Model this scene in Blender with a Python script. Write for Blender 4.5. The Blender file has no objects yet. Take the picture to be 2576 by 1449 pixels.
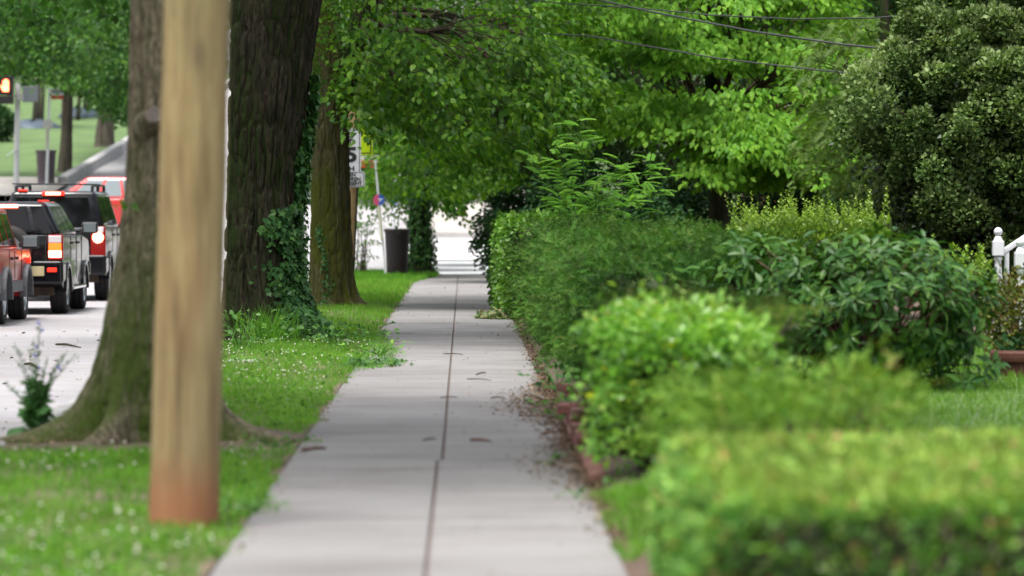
import bpy, bmesh, math, random
import numpy as np
from mathutils import Vector, Matrix

rad = math.radians
random.seed(11)
rng = np.random.default_rng(11)
scene = bpy.context.scene
COL = scene.collection

# ------------------------------------------------------------------ camera, sky, sun, exposure
CAM_H = 1.5
cam_d = bpy.data.cameras.new('camera')
cam = bpy.data.objects.new('camera', cam_d)
COL.objects.link(cam)
cam.location = (0, 0, CAM_H)
cam.rotation_euler = (rad(90 - 1.153), 0, rad(-0.718))
cam_d.sensor_width = 36
cam_d.lens = 135
cam_d.clip_start = 0.5
cam_d.clip_end = 3000
cam_d.dof.use_dof = True
cam_d.dof.focus_distance = 46.0
cam_d.dof.aperture_fstop = 2.2
cam_d.dof.aperture_blades = 0
scene.camera = cam

world = bpy.data.worlds.new('World')
scene.world = world
world.use_nodes = True
wn, wl = world.node_tree.nodes, world.node_tree.links
wn.clear()
SUN_EL, SUN_AZ = 72.0, 215.0          # high and diffuse, a little behind the camera's left shoulder
sky = wn.new('ShaderNodeTexSky')
sky.sky_type = 'NISHITA'
sky.sun_disc = False
sky.sun_elevation = rad(SUN_EL)
sky.sun_rotation = rad(SUN_AZ)
sky.air_density = 1.0
sky.dust_density = 6.0
sky.ozone_density = 1.0
hs = wn.new('ShaderNodeHueSaturation')
hs.inputs['Saturation'].default_value = 0.42
bg = wn.new('ShaderNodeBackground')
bg.inputs['Strength'].default_value = 0.10
wo = wn.new('ShaderNodeOutputWorld')
wl.new(sky.outputs[0], hs.inputs['Color'])
wl.new(hs.outputs[0], bg.inputs['Color'])
wl.new(bg.outputs[0], wo.inputs['Surface'])

sun_d = bpy.data.lights.new('sun', 'SUN')
sun_d.energy = 1.5
sun_d.angle = rad(18)
sun_d.color = (1.0, 0.985, 0.96)
sun = bpy.data.objects.new('sun', sun_d)
COL.objects.link(sun)
_a = rad(SUN_AZ)
_dir = Vector((math.sin(_a) * math.cos(rad(SUN_EL)), math.cos(_a) * math.cos(rad(SUN_EL)), math.sin(rad(SUN_EL))))
sun.rotation_euler = _dir.to_track_quat('Z', 'Y').to_euler()
sun.location = (0, 0, 60)

scene.view_settings.view_transform = 'Standard'
scene.view_settings.look = 'None'
scene.view_settings.gamma = 1
scene.view_settings.use_curve_mapping = False
scene.view_settings.exposure = 1.75
scene.render.engine = 'CYCLES'
scene.cycles.max_bounces = 8
scene.cycles.diffuse_bounces = 2
scene.cycles.glossy_bounces = 3
scene.cycles.transmission_bounces = 5
scene.cycles.transparent_max_bounces = 4
scene.cycles.caustics_reflective = False
scene.cycles.caustics_refractive = False
scene.cycles.use_denoising = True
scene.cycles.sample_clamp_indirect = 6.0

# ------------------------------------------------------------------ helpers
FPX = 2576 * 135 / 36.0
_R = cam.rotation_euler.to_matrix()


def at(px, py, Y):
    """world point at distance Y along the street, seen at (px, py) of the 2576 px wide picture"""
    d = _R @ Vector(((px - 1288) / FPX, -(py - 724.5) / FPX, -1.0))
    t = Y / d.y
    return Vector((d.x * t, Y, CAM_H + d.z * t))


def gnd(px, py, z=0.0):
    """world point on the level z seen at (px, py)"""
    d = _R @ Vector(((px - 1288) / FPX, -(py - 724.5) / FPX, -1.0))
    t = (z - CAM_H) / d.z
    return Vector((d.x * t, d.y * t, z))


def slope(Y):
    """height of the road surface along the street: level, then a 7 % climb past the crossing"""
    Y = np.asarray(Y, dtype=float)
    return np.where(Y < 90.3, -0.12, -0.12 + 0.07 * (Y - 90.3))


def hexc(h):
    h = h.lstrip('#')
    v = [int(h[i:i + 2], 16) / 255 for i in (0, 2, 4)]
    return tuple(c / 12.92 if c <= 0.04045 else ((c + 0.055) / 1.055) ** 2.4 for c in v) + (1.0,)


def tag(o, label=None, cat=None, group=None, kind=None):
    if label: o['label'] = label
    if cat: o['category'] = cat
    if group: o['group'] = group
    if kind: o['kind'] = kind
    return o


def empty(name, loc=(0, 0, 0), label=None, cat=None, group=None):
    o = bpy.data.objects.new(name, None)
    COL.objects.link(o)
    o.location = loc
    o.empty_display_size = 0.2
    return tag(o, label, cat, group)


def link(name, me, mat=None, parent=None, loc=None):
    o = bpy.data.objects.new(name, me)
    COL.objects.link(o)
    if mat is not None and not me.materials:
        me.materials.append(mat)
    if parent is not None:
        o.parent = parent
        if loc is None:                       # geometry given in world space
            o.location = -Vector(parent.location) if parent.parent is None else -(Vector(parent.location) + Vector(parent.parent.location))
    if loc is not None:
        o.location = loc
    return o


def np_mesh(name, V, F, mat=None, parent=None, smooth=False, attrs=None, loc=None):
    """V (n,3), F (m,k) with one k"""
    V = np.ascontiguousarray(V, dtype=np.float32)
    F = np.ascontiguousarray(F, dtype=np.int32)
    me = bpy.data.meshes.new(name)
    m, k = F.shape
    me.vertices.add(len(V)); me.vertices.foreach_set('co', V.ravel())
    me.loops.add(m * k); me.loops.foreach_set('vertex_index', F.ravel())
    me.polygons.add(m)
    me.polygons.foreach_set('loop_start', np.arange(0, m * k, k, dtype=np.int32))
    me.polygons.foreach_set('loop_total', np.full(m, k, dtype=np.int32))
    if smooth:
        me.polygons.foreach_set('use_smooth', np.ones(m, dtype=bool))
    for an, av in (attrs or {}).items():
        a = me.attributes.new(an, 'FLOAT', 'POINT')
        a.data.foreach_set('value', np.ascontiguousarray(av, dtype=np.float32))
    me.update(calc_edges=True)
    return link(name, me, mat, parent, loc)


class MB:
    """collects simple solids into one mesh"""
    def __init__(self):
        self.v, self.f = [], []

    def add(self, vs, fs):
        n = len(self.v)
        self.v += [tuple(p) for p in vs]
        self.f += [tuple(i + n for i in f) for f in fs]
        return self

    def box(self, c, s, R=None):
        hx, hy, hz = s[0] / 2, s[1] / 2, s[2] / 2
        vs = [Vector((x, y, z)) for x in (-hx, hx) for y in (-hy, hy) for z in (-hz, hz)]
        if R is not None: vs = [R @ p for p in vs]
        vs = [p + Vector(c) for p in vs]
        return self.add(vs, [(0, 1, 3, 2), (4, 6, 7, 5), (0, 4, 5, 1), (2, 3, 7, 6), (0, 2, 6, 4), (1, 5, 7, 3)])

    def hexa(self, q0, q1):
        """two quads (bottom, top), both counter-clockwise seen from above"""
        vs = list(q0) + list(q1)
        return self.add(vs, [(3, 2, 1, 0), (4, 5, 6, 7)] + [(i, (i + 1) % 4, 4 + (i + 1) % 4, 4 + i) for i in range(4)])

    def tube(self, pts, radii, seg=8, cap=True):
        pts = [Vector(p) for p in pts]
        if not hasattr(radii, '__len__'): radii = [radii] * len(pts)
        rings = []
        ref = None
        for i, p in enumerate(pts):
            t = (pts[min(i + 1, len(pts) - 1)] - pts[max(i - 1, 0)]).normalized()
            if ref is None:
                ref = t.orthogonal().normalized()
            a = (ref - t * ref.dot(t))
            a = a.normalized() if a.length > 1e-6 else t.orthogonal().normalized()
            ref = a
            b = t.cross(a)
            rings.append([p + (a * math.cos(2 * math.pi * j / seg) + b * math.sin(2 * math.pi * j / seg)) * radii[i] for j in range(seg)])
        vs = [q for r in rings for q in r]
        fs = [(i * seg + j, i * seg + (j + 1) % seg, (i + 1) * seg + (j + 1) % seg, (i + 1) * seg + j)
              for i in range(len(pts) - 1) for j in range(seg)]
        if cap:
            fs += [tuple(range(seg - 1, -1, -1)), tuple((len(pts) - 1) * seg + j for j in range(seg))]
        return self.add(vs, fs)

    def lathe(self, prof, seg=24, M=None, cap=True):
        """prof: (radius, height) pairs round local z; M: 4x4"""
        M = M or Matrix.Identity(4)
        vs = [M @ Vector((r * math.cos(2 * math.pi * j / seg), r * math.sin(2 * math.pi * j / seg), h)) for r, h in prof for j in range(seg)]
        n = len(prof)
        fs = [(i * seg + j, i * seg + (j + 1) % seg, (i + 1) * seg + (j + 1) % seg, (i + 1) * seg + j) for i in range(n - 1) for j in range(seg)]
        if cap:
            fs += [tuple(range(seg - 1, -1, -1)), tuple((n - 1) * seg + j for j in range(seg))]
        return self.add(vs, fs)

    def prism(self, poly, x0, x1):
        """poly in (y, z), extruded along x"""
        n = len(poly)
        vs = [(x0, y, z) for y, z in poly] + [(x1, y, z) for y, z in poly]
        fs = [tuple(range(n - 1, -1, -1)), tuple(range(n, 2 * n))] + [(i, (i + 1) % n, n + (i + 1) % n, n + i) for i in range(n)]
        return self.add(vs, fs)

    def quad(self, a, b, c, d):
        return self.add([a, b, c, d], [(0, 1, 2, 3)])

    def build(self, name, mat, parent=None, loc=None, bevel=0, seg=2, smooth=False, local=False):
        me = bpy.data.meshes.new(name)
        me.from_pydata([tuple(p) for p in self.v], [], self.f)
        if smooth:
            me.polygons.foreach_set('use_smooth', [True] * len(me.polygons))
        me.update()
        bm = bmesh.new(); bm.from_mesh(me)
        bmesh.ops.recalc_face_normals(bm, faces=bm.faces)
        bm.to_mesh(me); bm.free()
        o = link(name, me, mat, parent, (0, 0, 0) if (local and loc is None) else loc)
        if bevel:
            b = o.modifiers.new('bevel', 'BEVEL')
            b.width = bevel; b.segments = seg; b.limit_method = 'ANGLE'; b.angle_limit = rad(32)
            if smooth is None or smooth:
                pass
        return o


def copy_tree(o, parent=None):
    c = o.copy(); COL.objects.link(c)
    c.parent = parent
    for ch in list(o.children):
        copy_tree(ch, c)
    return c


# ---- numpy noise
def _hash(ix, iy, iz, seed):
    n = (ix.astype(np.int64) * 374761393 + iy.astype(np.int64) * 668265263 + iz.astype(np.int64) * 1274126177 + seed * 144665) & 0xffffffff
    n = ((n ^ (n >> 13)) * 1274126177) & 0xffffffff
    n = (n ^ (n >> 16)) & 0xffffff
    return n / float(0xffffff)


def vnoise(P, seed=0):
    I = np.floor(P).astype(np.int64); f = P - I; f = f * f * (3 - 2 * f)
    r = 0
    for dx in (0, 1):
        for dy in (0, 1):
            for dz in (0, 1):
                w = (f[:, 0] if dx else 1 - f[:, 0]) * (f[:, 1] if dy else 1 - f[:, 1]) * (f[:, 2] if dz else 1 - f[:, 2])
                r = r + w * _hash(I[:, 0] + dx, I[:, 1] + dy, I[:, 2] + dz, seed)
    return r


def fbm(P, oct=3, seed=0):
    s, a, t = 0, 1.0, 0
    for o in range(oct):
        s = s + a * vnoise(P * 2 ** o, seed + o); t += a; a *= 0.5
    return s / t


def unit(v):
    return v / np.maximum(np.linalg.norm(v, axis=-1, keepdims=True), 1e-9)
# ------------------------------------------------------------------ materials
MATS = {}


def newmat(name):
    m = bpy.data.materials.new(name)
    m.use_nodes = True
    nt = m.node_tree
    nt.nodes.clear()
    out = nt.nodes.new('ShaderNodeOutputMaterial')
    MATS[name] = m
    return m, nt, out


def N(nt, typ, **kw):
    n = nt.nodes.new(typ)
    for k, v in kw.items():
        if k in n.inputs: n.inputs[k].default_value = v
        else: setattr(n, k, v)
    return n


def ramp(nt, fac, stops):
    r = nt.nodes.new('ShaderNodeValToRGB')
    e = r.color_ramp.elements
    while len(e) < len(stops): e.new(0.5)
    for i, (p, c) in enumerate(stops):
        e[i].position = p; e[i].color = c if len(c) == 4 else tuple(c) + (1,)
    nt.links.new(fac, r.inputs[0])
    return r.outputs[0]


def mixc(nt, fac, a, b, mode='MIX'):
    m = nt.nodes.new('ShaderNodeMix'); m.data_type = 'RGBA'; m.blend_type = mode
    for sock, v in ((m.inputs[0], fac), (m.inputs[6], a), (m.inputs[7], b)):
        if hasattr(v, 'is_linked'): nt.links.new(v, sock)
        elif isinstance(v, (int, float)): sock.default_value = v
        else: sock.default_value = v if len(v) == 4 else tuple(v) + (1,)
    return m.outputs[2]


def noise(nt, scale, detail=3, rough=0.55, vec=None, stretch=None, coord='Object'):
    tc = nt.nodes.new('ShaderNodeTexCoord')
    v = tc.outputs[coord] if vec is None else vec
    if stretch:
        mp = nt.nodes.new('ShaderNodeMapping'); mp.inputs['Scale'].default_value = stretch
        nt.links.new(v, mp.inputs[0]); v = mp.outputs[0]
    n = nt.nodes.new('ShaderNodeTexNoise')
    n.inputs['Scale'].default_value = scale; n.inputs['Detail'].default_value = detail; n.inputs['Roughness'].default_value = rough
    nt.links.new(v, n.inputs['Vector'])
    return n.outputs[0]


def world_pos(nt):
    return nt.nodes.new('ShaderNodeNewGeometry').outputs['Position']


def bump(nt, h, strength=0.3, dist=0.01):
    b = nt.nodes.new('ShaderNodeBump'); b.inputs['Strength'].default_value = strength; b.inputs['Distance'].default_value = dist
    nt.links.new(h, b.inputs['Height'])
    return b.outputs[0]


def simple(name, col, rough=0.5, metal=0.0, spec=0.5, emit=None, estr=0.0, coat=0.0, var=0.0, vscale=6.0):
    m, nt, out = newmat(name)
    p = N(nt, 'ShaderNodeBsdfPrincipled')
    col = hexc(col) if isinstance(col, str) else tuple(col)[:3] + (1,)
    if var:
        f = noise(nt, vscale, 4)
        d = tuple(c * (1 - var) for c in col[:3]) + (1,)
        l = tuple(min(1, c * (1 + var)) for c in col[:3]) + (1,)
        nt.links.new(ramp(nt, f, [(0.3, d), (0.7, l)]), p.inputs['Base Color'])
    else:
        p.inputs['Base Color'].default_value = col
    p.inputs['Roughness'].default_value = rough
    p.inputs['Metallic'].default_value = metal
    p.inputs['Specular IOR Level'].default_value = spec
    p.inputs['Coat Weight'].default_value = coat
    p.inputs['Coat Roughness'].default_value = 0.05
    if emit:
        p.inputs['Emission Color'].default_value = hexc(emit) if isinstance(emit, str) else tuple(emit)[:3] + (1,)
        p.inputs['Emission Strength'].default_value = estr
    nt.links.new(p.outputs[0], out.inputs[0])
    return m


def leafmat(name, cols, trans=0.45, rough=0.42, spec=0.45, tcol=None, nscale=1.2, nvar=0.35):
    """cols: darker ... lighter leaf colours picked per leaf by the attribute 'rnd'"""
    m, nt, out = newmat(name)
    at_ = N(nt, 'ShaderNodeAttribute', attribute_name='rnd')
    stops = [(i / max(1, len(cols) - 1), c) for i, c in enumerate(cols)]
    c = ramp(nt, at_.outputs['Fac'], stops)
    nz = noise(nt, nscale, 2, vec=world_pos(nt))
    v = ramp(nt, nz, [(0.3, (1 - nvar,) * 3), (0.7, (1 + nvar * 0.6,) * 3)])
    c = mixc(nt, 1.0, c, v, 'MULTIPLY')
    p = N(nt, 'ShaderNodeBsdfPrincipled')
    nt.links.new(c, p.inputs['Base Color'])
    p.inputs['Roughness'].default_value = rough
    p.inputs['Specular IOR Level'].default_value = spec * .65
    t = N(nt, 'ShaderNodeBsdfTranslucent')
    tc = mixc(nt, 1.0, c, tcol or (1.12, 1.30, 0.55), 'MULTIPLY')
    nt.links.new(tc, t.inputs['Color'])
    mx = N(nt, 'ShaderNodeMixShader'); mx.inputs[0].default_value = trans
    nt.links.new(p.outputs[0], mx.inputs[1]); nt.links.new(t.outputs[0], mx.inputs[2])
    nt.links.new(mx.outputs[0], out.inputs[0])
    return m


def concrete(name, c0, c1, stain, scale=1.0, rough=0.85):
    m, nt, out = newmat(name)
    w = world_pos(nt)
    big = noise(nt, 0.55 * scale, 5, 0.62, vec=w)
    streak = noise(nt, 1.3 * scale, 4, 0.6, vec=w, stretch=(0.6, 2.6, 1))
    fine = noise(nt, 55, 3, 0.7, vec=w)
    c = ramp(nt, big, [(0.28, c0), (0.72, c1)])
    c = mixc(nt, ramp(nt, streak, [(0.46, (0, 0, 0)), (0.74, (0.62, 0.62, 0.62))]), c, stain)
    spot = noise(nt, 7.0, 4, 0.7, vec=w)
    c = mixc(nt, ramp(nt, spot, [(0.62, (0, 0, 0)), (0.74, (0.45, 0.45, 0.45))]), c, stain)
    c = mixc(nt, 1.0, c, ramp(nt, fine, [(0.25, (0.86,) * 3), (0.75, (1.1,) * 3)]), 'MULTIPLY')
    if name == 'sidewalk_concrete':
        vo = nt.nodes.new('ShaderNodeTexVoronoi'); vo.feature = 'DISTANCE_TO_EDGE'; vo.inputs['Scale'].default_value = .42
        wp = nt.nodes.new('ShaderNodeVectorMath'); wp.operation = 'ADD'
        nz = nt.nodes.new('ShaderNodeTexNoise'); nz.inputs['Scale'].default_value = 2.5; nz.inputs['Detail'].default_value = 4
        nt.links.new(w, nz.inputs['Vector']); nt.links.new(w, wp.inputs[0]); nt.links.new(nz.outputs['Color'], wp.inputs[1]); nt.links.new(wp.outputs[0], vo.inputs['Vector'])
        ck = ramp(nt, vo.outputs['Distance'], [(0.0, (.55, .55, .55)), (.006, (0, 0, 0))])
        ck = mixc(nt, 1.0, ck, ramp(nt, noise(nt, .35, 2, .5, vec=w), [(.52, (0, 0, 0)), (.6, (1, 1, 1))]), 'MULTIPLY')
        c = mixc(nt, ck, c, (.06, .05, .045))
    oi = N(nt, 'ShaderNodeObjectInfo')
    c = mixc(nt, 1.0, c, ramp(nt, oi.outputs['Random'], [(0, (0.965, 0.965, 0.97)), (1, (1.03, 1.025, 1.02))]), 'MULTIPLY')
    p = N(nt, 'ShaderNodeBsdfPrincipled')
    nt.links.new(c, p.inputs['Base Color'])
    p.inputs['Roughness'].default_value = rough
    p.inputs['Specular IOR Level'].default_value = 0.3
    nt.links.new(bump(nt, fine, 0.25, 0.004), p.inputs['Normal'])
    nt.links.new(p.outputs[0], out.inputs[0])
    return m


def bark(name, dark, light, moss, moss_amt, moss_z=None, side=None, vs=9.0, mosslow=None):
    """side: world-space direction in which moss is thickest"""
    m, nt, out = newmat(name)
    w = world_pos(nt)
    a = noise(nt, vs, 5, 0.65, vec=w, stretch=(1, 1, 0.16))
    b = noise(nt, 60, 3, 0.7, vec=w, stretch=(1, 1, 0.3))
    c = ramp(nt, a, [(0.36, dark), (0.60, light)])
    c = mixc(nt, 1.0, c, ramp(nt, b, [(0.32, (0.42,) * 3), (0.70, (1.75,) * 3)]), 'MULTIPLY')
    mz = noise(nt, 2.2, 5, 0.65, vec=w, stretch=(1, 1, 0.35))
    mm = ramp(nt, mz, [(0.62 - moss_amt * 0.4, (0, 0, 0)), (0.78 - moss_amt * 0.3, (1, 1, 1))])
    if side is not None:
        g = nt.nodes.new('ShaderNodeNewGeometry')
        d = nt.nodes.new('ShaderNodeVectorMath'); d.operation = 'DOT_PRODUCT'
        nt.links.new(g.outputs['True Normal'], d.inputs[0]); d.inputs[1].default_value = side
        sd = ramp(nt, d.outputs['Value'], [(0.0, (0.12,) * 3), (0.75, (1, 1, 1))])
        mm = mixc(nt, 1.0, mm, sd, 'MULTIPLY')
    if moss_z is not None:
        sx = nt.nodes.new('ShaderNodeSeparateXYZ'); nt.links.new(w, sx.inputs[0])
        mr = nt.nodes.new('ShaderNodeMapRange')
        nt.links.new(sx.outputs[2], mr.inputs[0])
        mr.inputs[1].default_value = moss_z[0]; mr.inputs[2].default_value = moss_z[1]
        mr.inputs[3].default_value = 1.0; mr.inputs[4].default_value = moss_z[2]
        mm = mixc(nt, 1.0, mm, mr.outputs[0], 'MULTIPLY')
    mcol = ramp(nt, noise(nt, 30, 3, 0.7, vec=w), [(0.3, tuple(x * 0.6 for x in moss[:3])), (0.7, moss)])
    c = mixc(nt, mm, c, mcol)
    p = N(nt, 'ShaderNodeBsdfPrincipled')
    nt.links.new(c, p.inputs['Base Color'])
    p.inputs['Roughness'].default_value = 0.92
    p.inputs['Specular IOR Level'].default_value = 0.15
    nt.links.new(bump(nt, b, 0.6, 0.012), p.inputs['Normal'])
    nt.links.new(p.outputs[0], out.inputs[0])
    return m


# leaf colours (linear base colours)
leafmat('linden_leaf', [(.032, .105, .010), (.068, .170, .013), (.135, .260, .018)], trans=.5, rough=.42, spec=.3)
leafmat('canopy_leaf', [(0.021, 0.072, 0.011), (0.044, 0.120, 0.017)], trans=.4, spec=.25)
leafmat('dogwood_leaf', [(.080, .212, .018), (.132, .298, .024), (.195, .370, .034)], trans=.45, rough=.5, spec=.22, nvar=.25)
leafmat('background_leaf', [(.012, .044, .010), (.026, .072, .013), (.045, .108, .016)], trans=.4, rough=.5, spec=.25)
leafmat('park_leaf', [(.017, .064, .014), (.042, .118, .020), (.088, .195, .026)], trans=.42, rough=.45, spec=.25)
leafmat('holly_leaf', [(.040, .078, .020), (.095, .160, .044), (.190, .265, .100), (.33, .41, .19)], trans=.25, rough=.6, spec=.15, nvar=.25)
leafmat('holly_shade_leaf', [(.012, .032, .008), (.028, .062, .012)], trans=.2, rough=.4)  # inner leaves coloured darker to imitate shade inside the crown
leafmat('feathery_leaf', [(0.073, 0.144, 0.021), (0.107, 0.182, 0.028)], trans=.4, rough=.6)
leafmat('ivy_leaf', [(.024, .080, .022), (.042, .125, .030), (.075, .175, .034)], trans=.25, rough=.42, spec=.3, nscale=4)
leafmat('vine_hedge_leaf', [(0.049, 0.130, 0.018), (0.092, 0.206, 0.029), (0.141, 0.269, 0.039)], trans=.35, rough=.38, spec=.4, nscale=3)
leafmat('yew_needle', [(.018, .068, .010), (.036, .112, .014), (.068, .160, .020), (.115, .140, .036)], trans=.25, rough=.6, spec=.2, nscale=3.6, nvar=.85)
leafmat('juniper_needle', [(.065, .160, .020), (.120, .240, .030), (.200, .300, .038), (.24, .20, .075)], trans=.3, rough=.6, spec=.2, nscale=5)
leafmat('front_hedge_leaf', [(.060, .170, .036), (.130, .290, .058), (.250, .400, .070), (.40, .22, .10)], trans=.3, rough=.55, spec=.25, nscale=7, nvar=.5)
leafmat('privet_leaf', [(.105, .270, .040), (.180, .385, .060), (.310, .500, .100), (.52, .53, .05)], trans=.4, rough=.32, spec=.9, nscale=6, nvar=.2)
leafmat('golden_privet_leaf', [(0.078, 0.149, 0.021), (0.136, 0.221, 0.031), (0.194, 0.288, 0.041)], trans=.35, rough=.4, nscale=5)
leafmat('laurel_leaf', [(.022, .078, .014), (.040, .112, .018), (.068, .150, .022)], trans=.22, rough=.40, spec=.30, tcol=(1.3, 1.3, .4), nscale=3, nvar=.2)
leafmat('locust_leaf', [(.070, .215, .014), (.115, .290, .018), (.190, .370, .024)], trans=.4, rough=.5, spec=.25, nscale=3)
leafmat('evergreen_leaf', [(.010, .038, .010), (.020, .058, .014)], trans=.15, rough=.6, spec=.15)
leafmat('weed_leaf', [(.038, .125, .018), (.072, .190, .026), (.120, .250, .032)], trans=.4, rough=.45, nscale=6)
leafmat('chicory_leaf', [(.050, .150, .040), (.085, .200, .055)], trans=.3, rough=.5)
leafmat('grass_blade', [(.062, .195, .020), (.108, .290, .028), (.165, .370, .040), (.24, .27, .09)], trans=.4, rough=.55, spec=.2, nscale=2.0, nvar=.35)
leafmat('lawn_blade', [(0.078, 0.182, 0.024), (0.126, 0.264, 0.034), (0.184, 0.336, 0.043)], trans=.4, rough=.55, spec=.2, nscale=2.5, nvar=.3)
leafmat('dry_leaf', [(.050, .030, .018), (.090, .056, .034), (.150, .100, .060), (.24, .17, .10)], trans=.15, rough=.8, tcol=(1.1, 1, .8), nscale=9)
leafmat('box_leaf', [(.060, .075, .012), (.090, .125, .018), (.15, .16, .03), (.12, .05, .02)], trans=.3, rough=.4, nscale=6)
leafmat('far_wood_leaf', [(0.019, 0.062, 0.018), (0.039, 0.101, 0.025), (0.068, 0.144, 0.030)], trans=.4, rough=.55, nscale=.25, nvar=.5)
leafmat('clipping_leaf', [(.10, .16, .06), (.16, .22, .09), (.25, .20, .10)], trans=.25, rough=.6, nscale=6)

concrete('sidewalk_concrete', (.146, .141, .139), (.214, .208, .205), (.100, .084, .073), 1.0)
concrete('road_concrete', (.25, .243, .252), (.31, .302, .312), (.24, .20, .175), .7)
concrete('kerb_concrete', (.30, .29, .28), (.42, .41, .40), (.20, .18, .16), 2.0)
concrete('crossing_concrete', (.245, .24, .245), (.31, .305, .31), (.19, .175, .16), .4)
concrete('beige_concrete', (.30, .28, .255), (.37, .35, .32), (.24, .21, .18), .4)
simple('white_paint_marking', (.78, .78, .78), .7, var=.08, vscale=3)
simple('joint_dirt', (.105, .075, .062), .95, var=.35, vscale=20)
simple('soil', (.115, .080, .058), .95, var=.4, vscale=9)
simple('bed_soil', (.075, .048, .034), .95, var=.4, vscale=12)
simple('lawn_soil', (.070, .115, .030), .95, var=.3, vscale=4)
simple('hill_grass', (.060, .108, .026), .9, var=.28, vscale=.6)
bark('bark_gray', (.054, .040, .028), (.195, .158, .118), (.052, .085, .012), .85, moss_z=(0.3, 2.2, 0.25), side=(-.45, -.85, -.1), vs=26)
bark('bark_dark', (.010, .008, .006), (.046, .035, .026), (.016, .029, .004), .62, side=(-.75, -.6, 0), vs=14)
bark('bark_mossy', (.024, .021, .011), (.098, .085, .055), (.056, .066, .006), .60, side=(-.5, -.8, 0), vs=14)
bark('bark_park', (.060, .050, .040), (.125, .105, .085), (.05, .06, .02), .2, vs=8)
bark('twig_bark', (.030, .022, .016), (.075, .058, .042), (.04, .05, .01), .2, vs=20)
simple('stem_red_brown', (.095, .042, .024), .7, var=.4, vscale=15)
simple('green_stem', (.055, .14, .028), .7, spec=.1)
simple('cut_wood', (.155, .130, .115), .85, var=.3, vscale=40)
simple('hedge_core', (.030, .036, .012), .95, var=.4, vscale=10)


def pole_wood(name, z_red=None):
    m, nt, out = newmat(name)
    w = world_pos(nt)
    a = noise(nt, 6, 5, .6, vec=w, stretch=(2.2, 2.2, .25))
    b = noise(nt, 40, 3, .6, vec=w, stretch=(1, 1, .05))
    blot = noise(nt, 2.6, 4, .6, vec=w, stretch=(1, 1, .55))
    c = ramp(nt, a, [(.30, (.150, .100, .046)), (.5, (.255, .195, .092)), (.72, (.345, .280, .140))])
    c = mixc(nt, ramp(nt, blot, [(.52, (0, 0, 0)), (.72, (.75,) * 3)]), c, (.165, .155, .070))
    warm = noise(nt, 3.4, 3, .5, vec=w, stretch=(1.4, 1.4, .4))
    c = mixc(nt, ramp(nt, warm, [(.56, (0, 0, 0)), (.74, (.5,) * 3)]), c, (.195, .108, .050))
    crk = noise(nt, 9, 3, .6, vec=w, stretch=(3.5, 3.5, .10))
    c = mixc(nt, ramp(nt, crk, [(.30, (.8,) * 3), (.36, (0, 0, 0))]), c, (.075, .055, .032))
    c = mixc(nt, 1.0, c, ramp(nt, b, [(.3, (.82,) * 3), (.7, (1.12,) * 3)]), 'MULTIPLY')
    kv = nt.nodes.new('ShaderNodeTexVoronoi'); kv.inputs['Scale'].default_value = 1.0
    km = nt.nodes.new('ShaderNodeMapping'); km.inputs['Scale'].default_value = (3.2, 3.2, 1.7); nt.links.new(w, km.inputs[0]); nt.links.new(km.outputs[0], kv.inputs['Vector'])
    c = mixc(nt, ramp(nt, kv.outputs['Distance'], [(.06, (.6,) * 3), (.17, (0, 0, 0))]), c, (.105, .078, .05))
    if z_red:
        sx = nt.nodes.new('ShaderNodeSeparateXYZ'); nt.links.new(w, sx.inputs[0])
        ad = nt.nodes.new('ShaderNodeMath'); ad.operation = 'MULTIPLY_ADD'
        nt.links.new(noise(nt, 9, 4, .6, vec=w), ad.inputs[0]); ad.inputs[1].default_value = .22
        nt.links.new(sx.outputs[2], ad.inputs[2])
        f = ramp(nt, ad.outputs[0], [(z_red[0], (1, 1, 1)), (z_red[1], (0, 0, 0))])
        c = mixc(nt, mixc(nt, 1.0, f, (.85,) * 3, 'MULTIPLY'), c, (.33, .118, .055))
        gz = nt.nodes.new('ShaderNodeMapRange'); nt.links.new(sx.outputs[2], gz.inputs[0])
        gz.inputs[1].default_value = .3; gz.inputs[2].default_value = 1.3; gz.inputs[3].default_value = .35; gz.inputs[4].default_value = 0
        c = mixc(nt, gz.outputs[0], c, (.15, .105, .055))
    p = N(nt, 'ShaderNodeBsdfPrincipled')
    nt.links.new(c, p.inputs['Base Color'])
    p.inputs['Roughness'].default_value = .8
    p.inputs['Specular IOR Level'].default_value = .25
    nt.links.new(bump(nt, b, .4, .006), p.inputs['Normal'])
    nt.links.new(p.outputs[0], out.inputs[0])
    return m


pole_wood('pole_wood', (.22, .50))
pole_wood('pole_wood_far')


def brickmat(name):
    m, nt, out = newmat(name)
    oi = N(nt, 'ShaderNodeObjectInfo')
    c = ramp(nt, oi.outputs['Random'], [(0, (.13, .045, .035)), (.4, (.19, .075, .06)), (.7, (.15, .08, .07)), (1, (.24, .11, .08))])
    n = noise(nt, 30, 4, .65, vec=world_pos(nt))
    c = mixc(nt, 1.0, c, ramp(nt, n, [(.3, (.65,) * 3), (.7, (1.25,) * 3)]), 'MULTIPLY')
    st = noise(nt, 8, 4, .6, vec=world_pos(nt))
    c = mixc(nt, ramp(nt, st, [(.55, (0, 0, 0)), (.75, (.5,) * 3)]), c, (.10, .11, .05))
    p = N(nt, 'ShaderNodeBsdfPrincipled')
    nt.links.new(c, p.inputs['Base Color']); p.inputs['Roughness'].default_value = .9
    nt.links.new(bump(nt, n, .5, .006), p.inputs['Normal'])
    nt.links.new(p.outputs[0], out.inputs[0])


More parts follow.
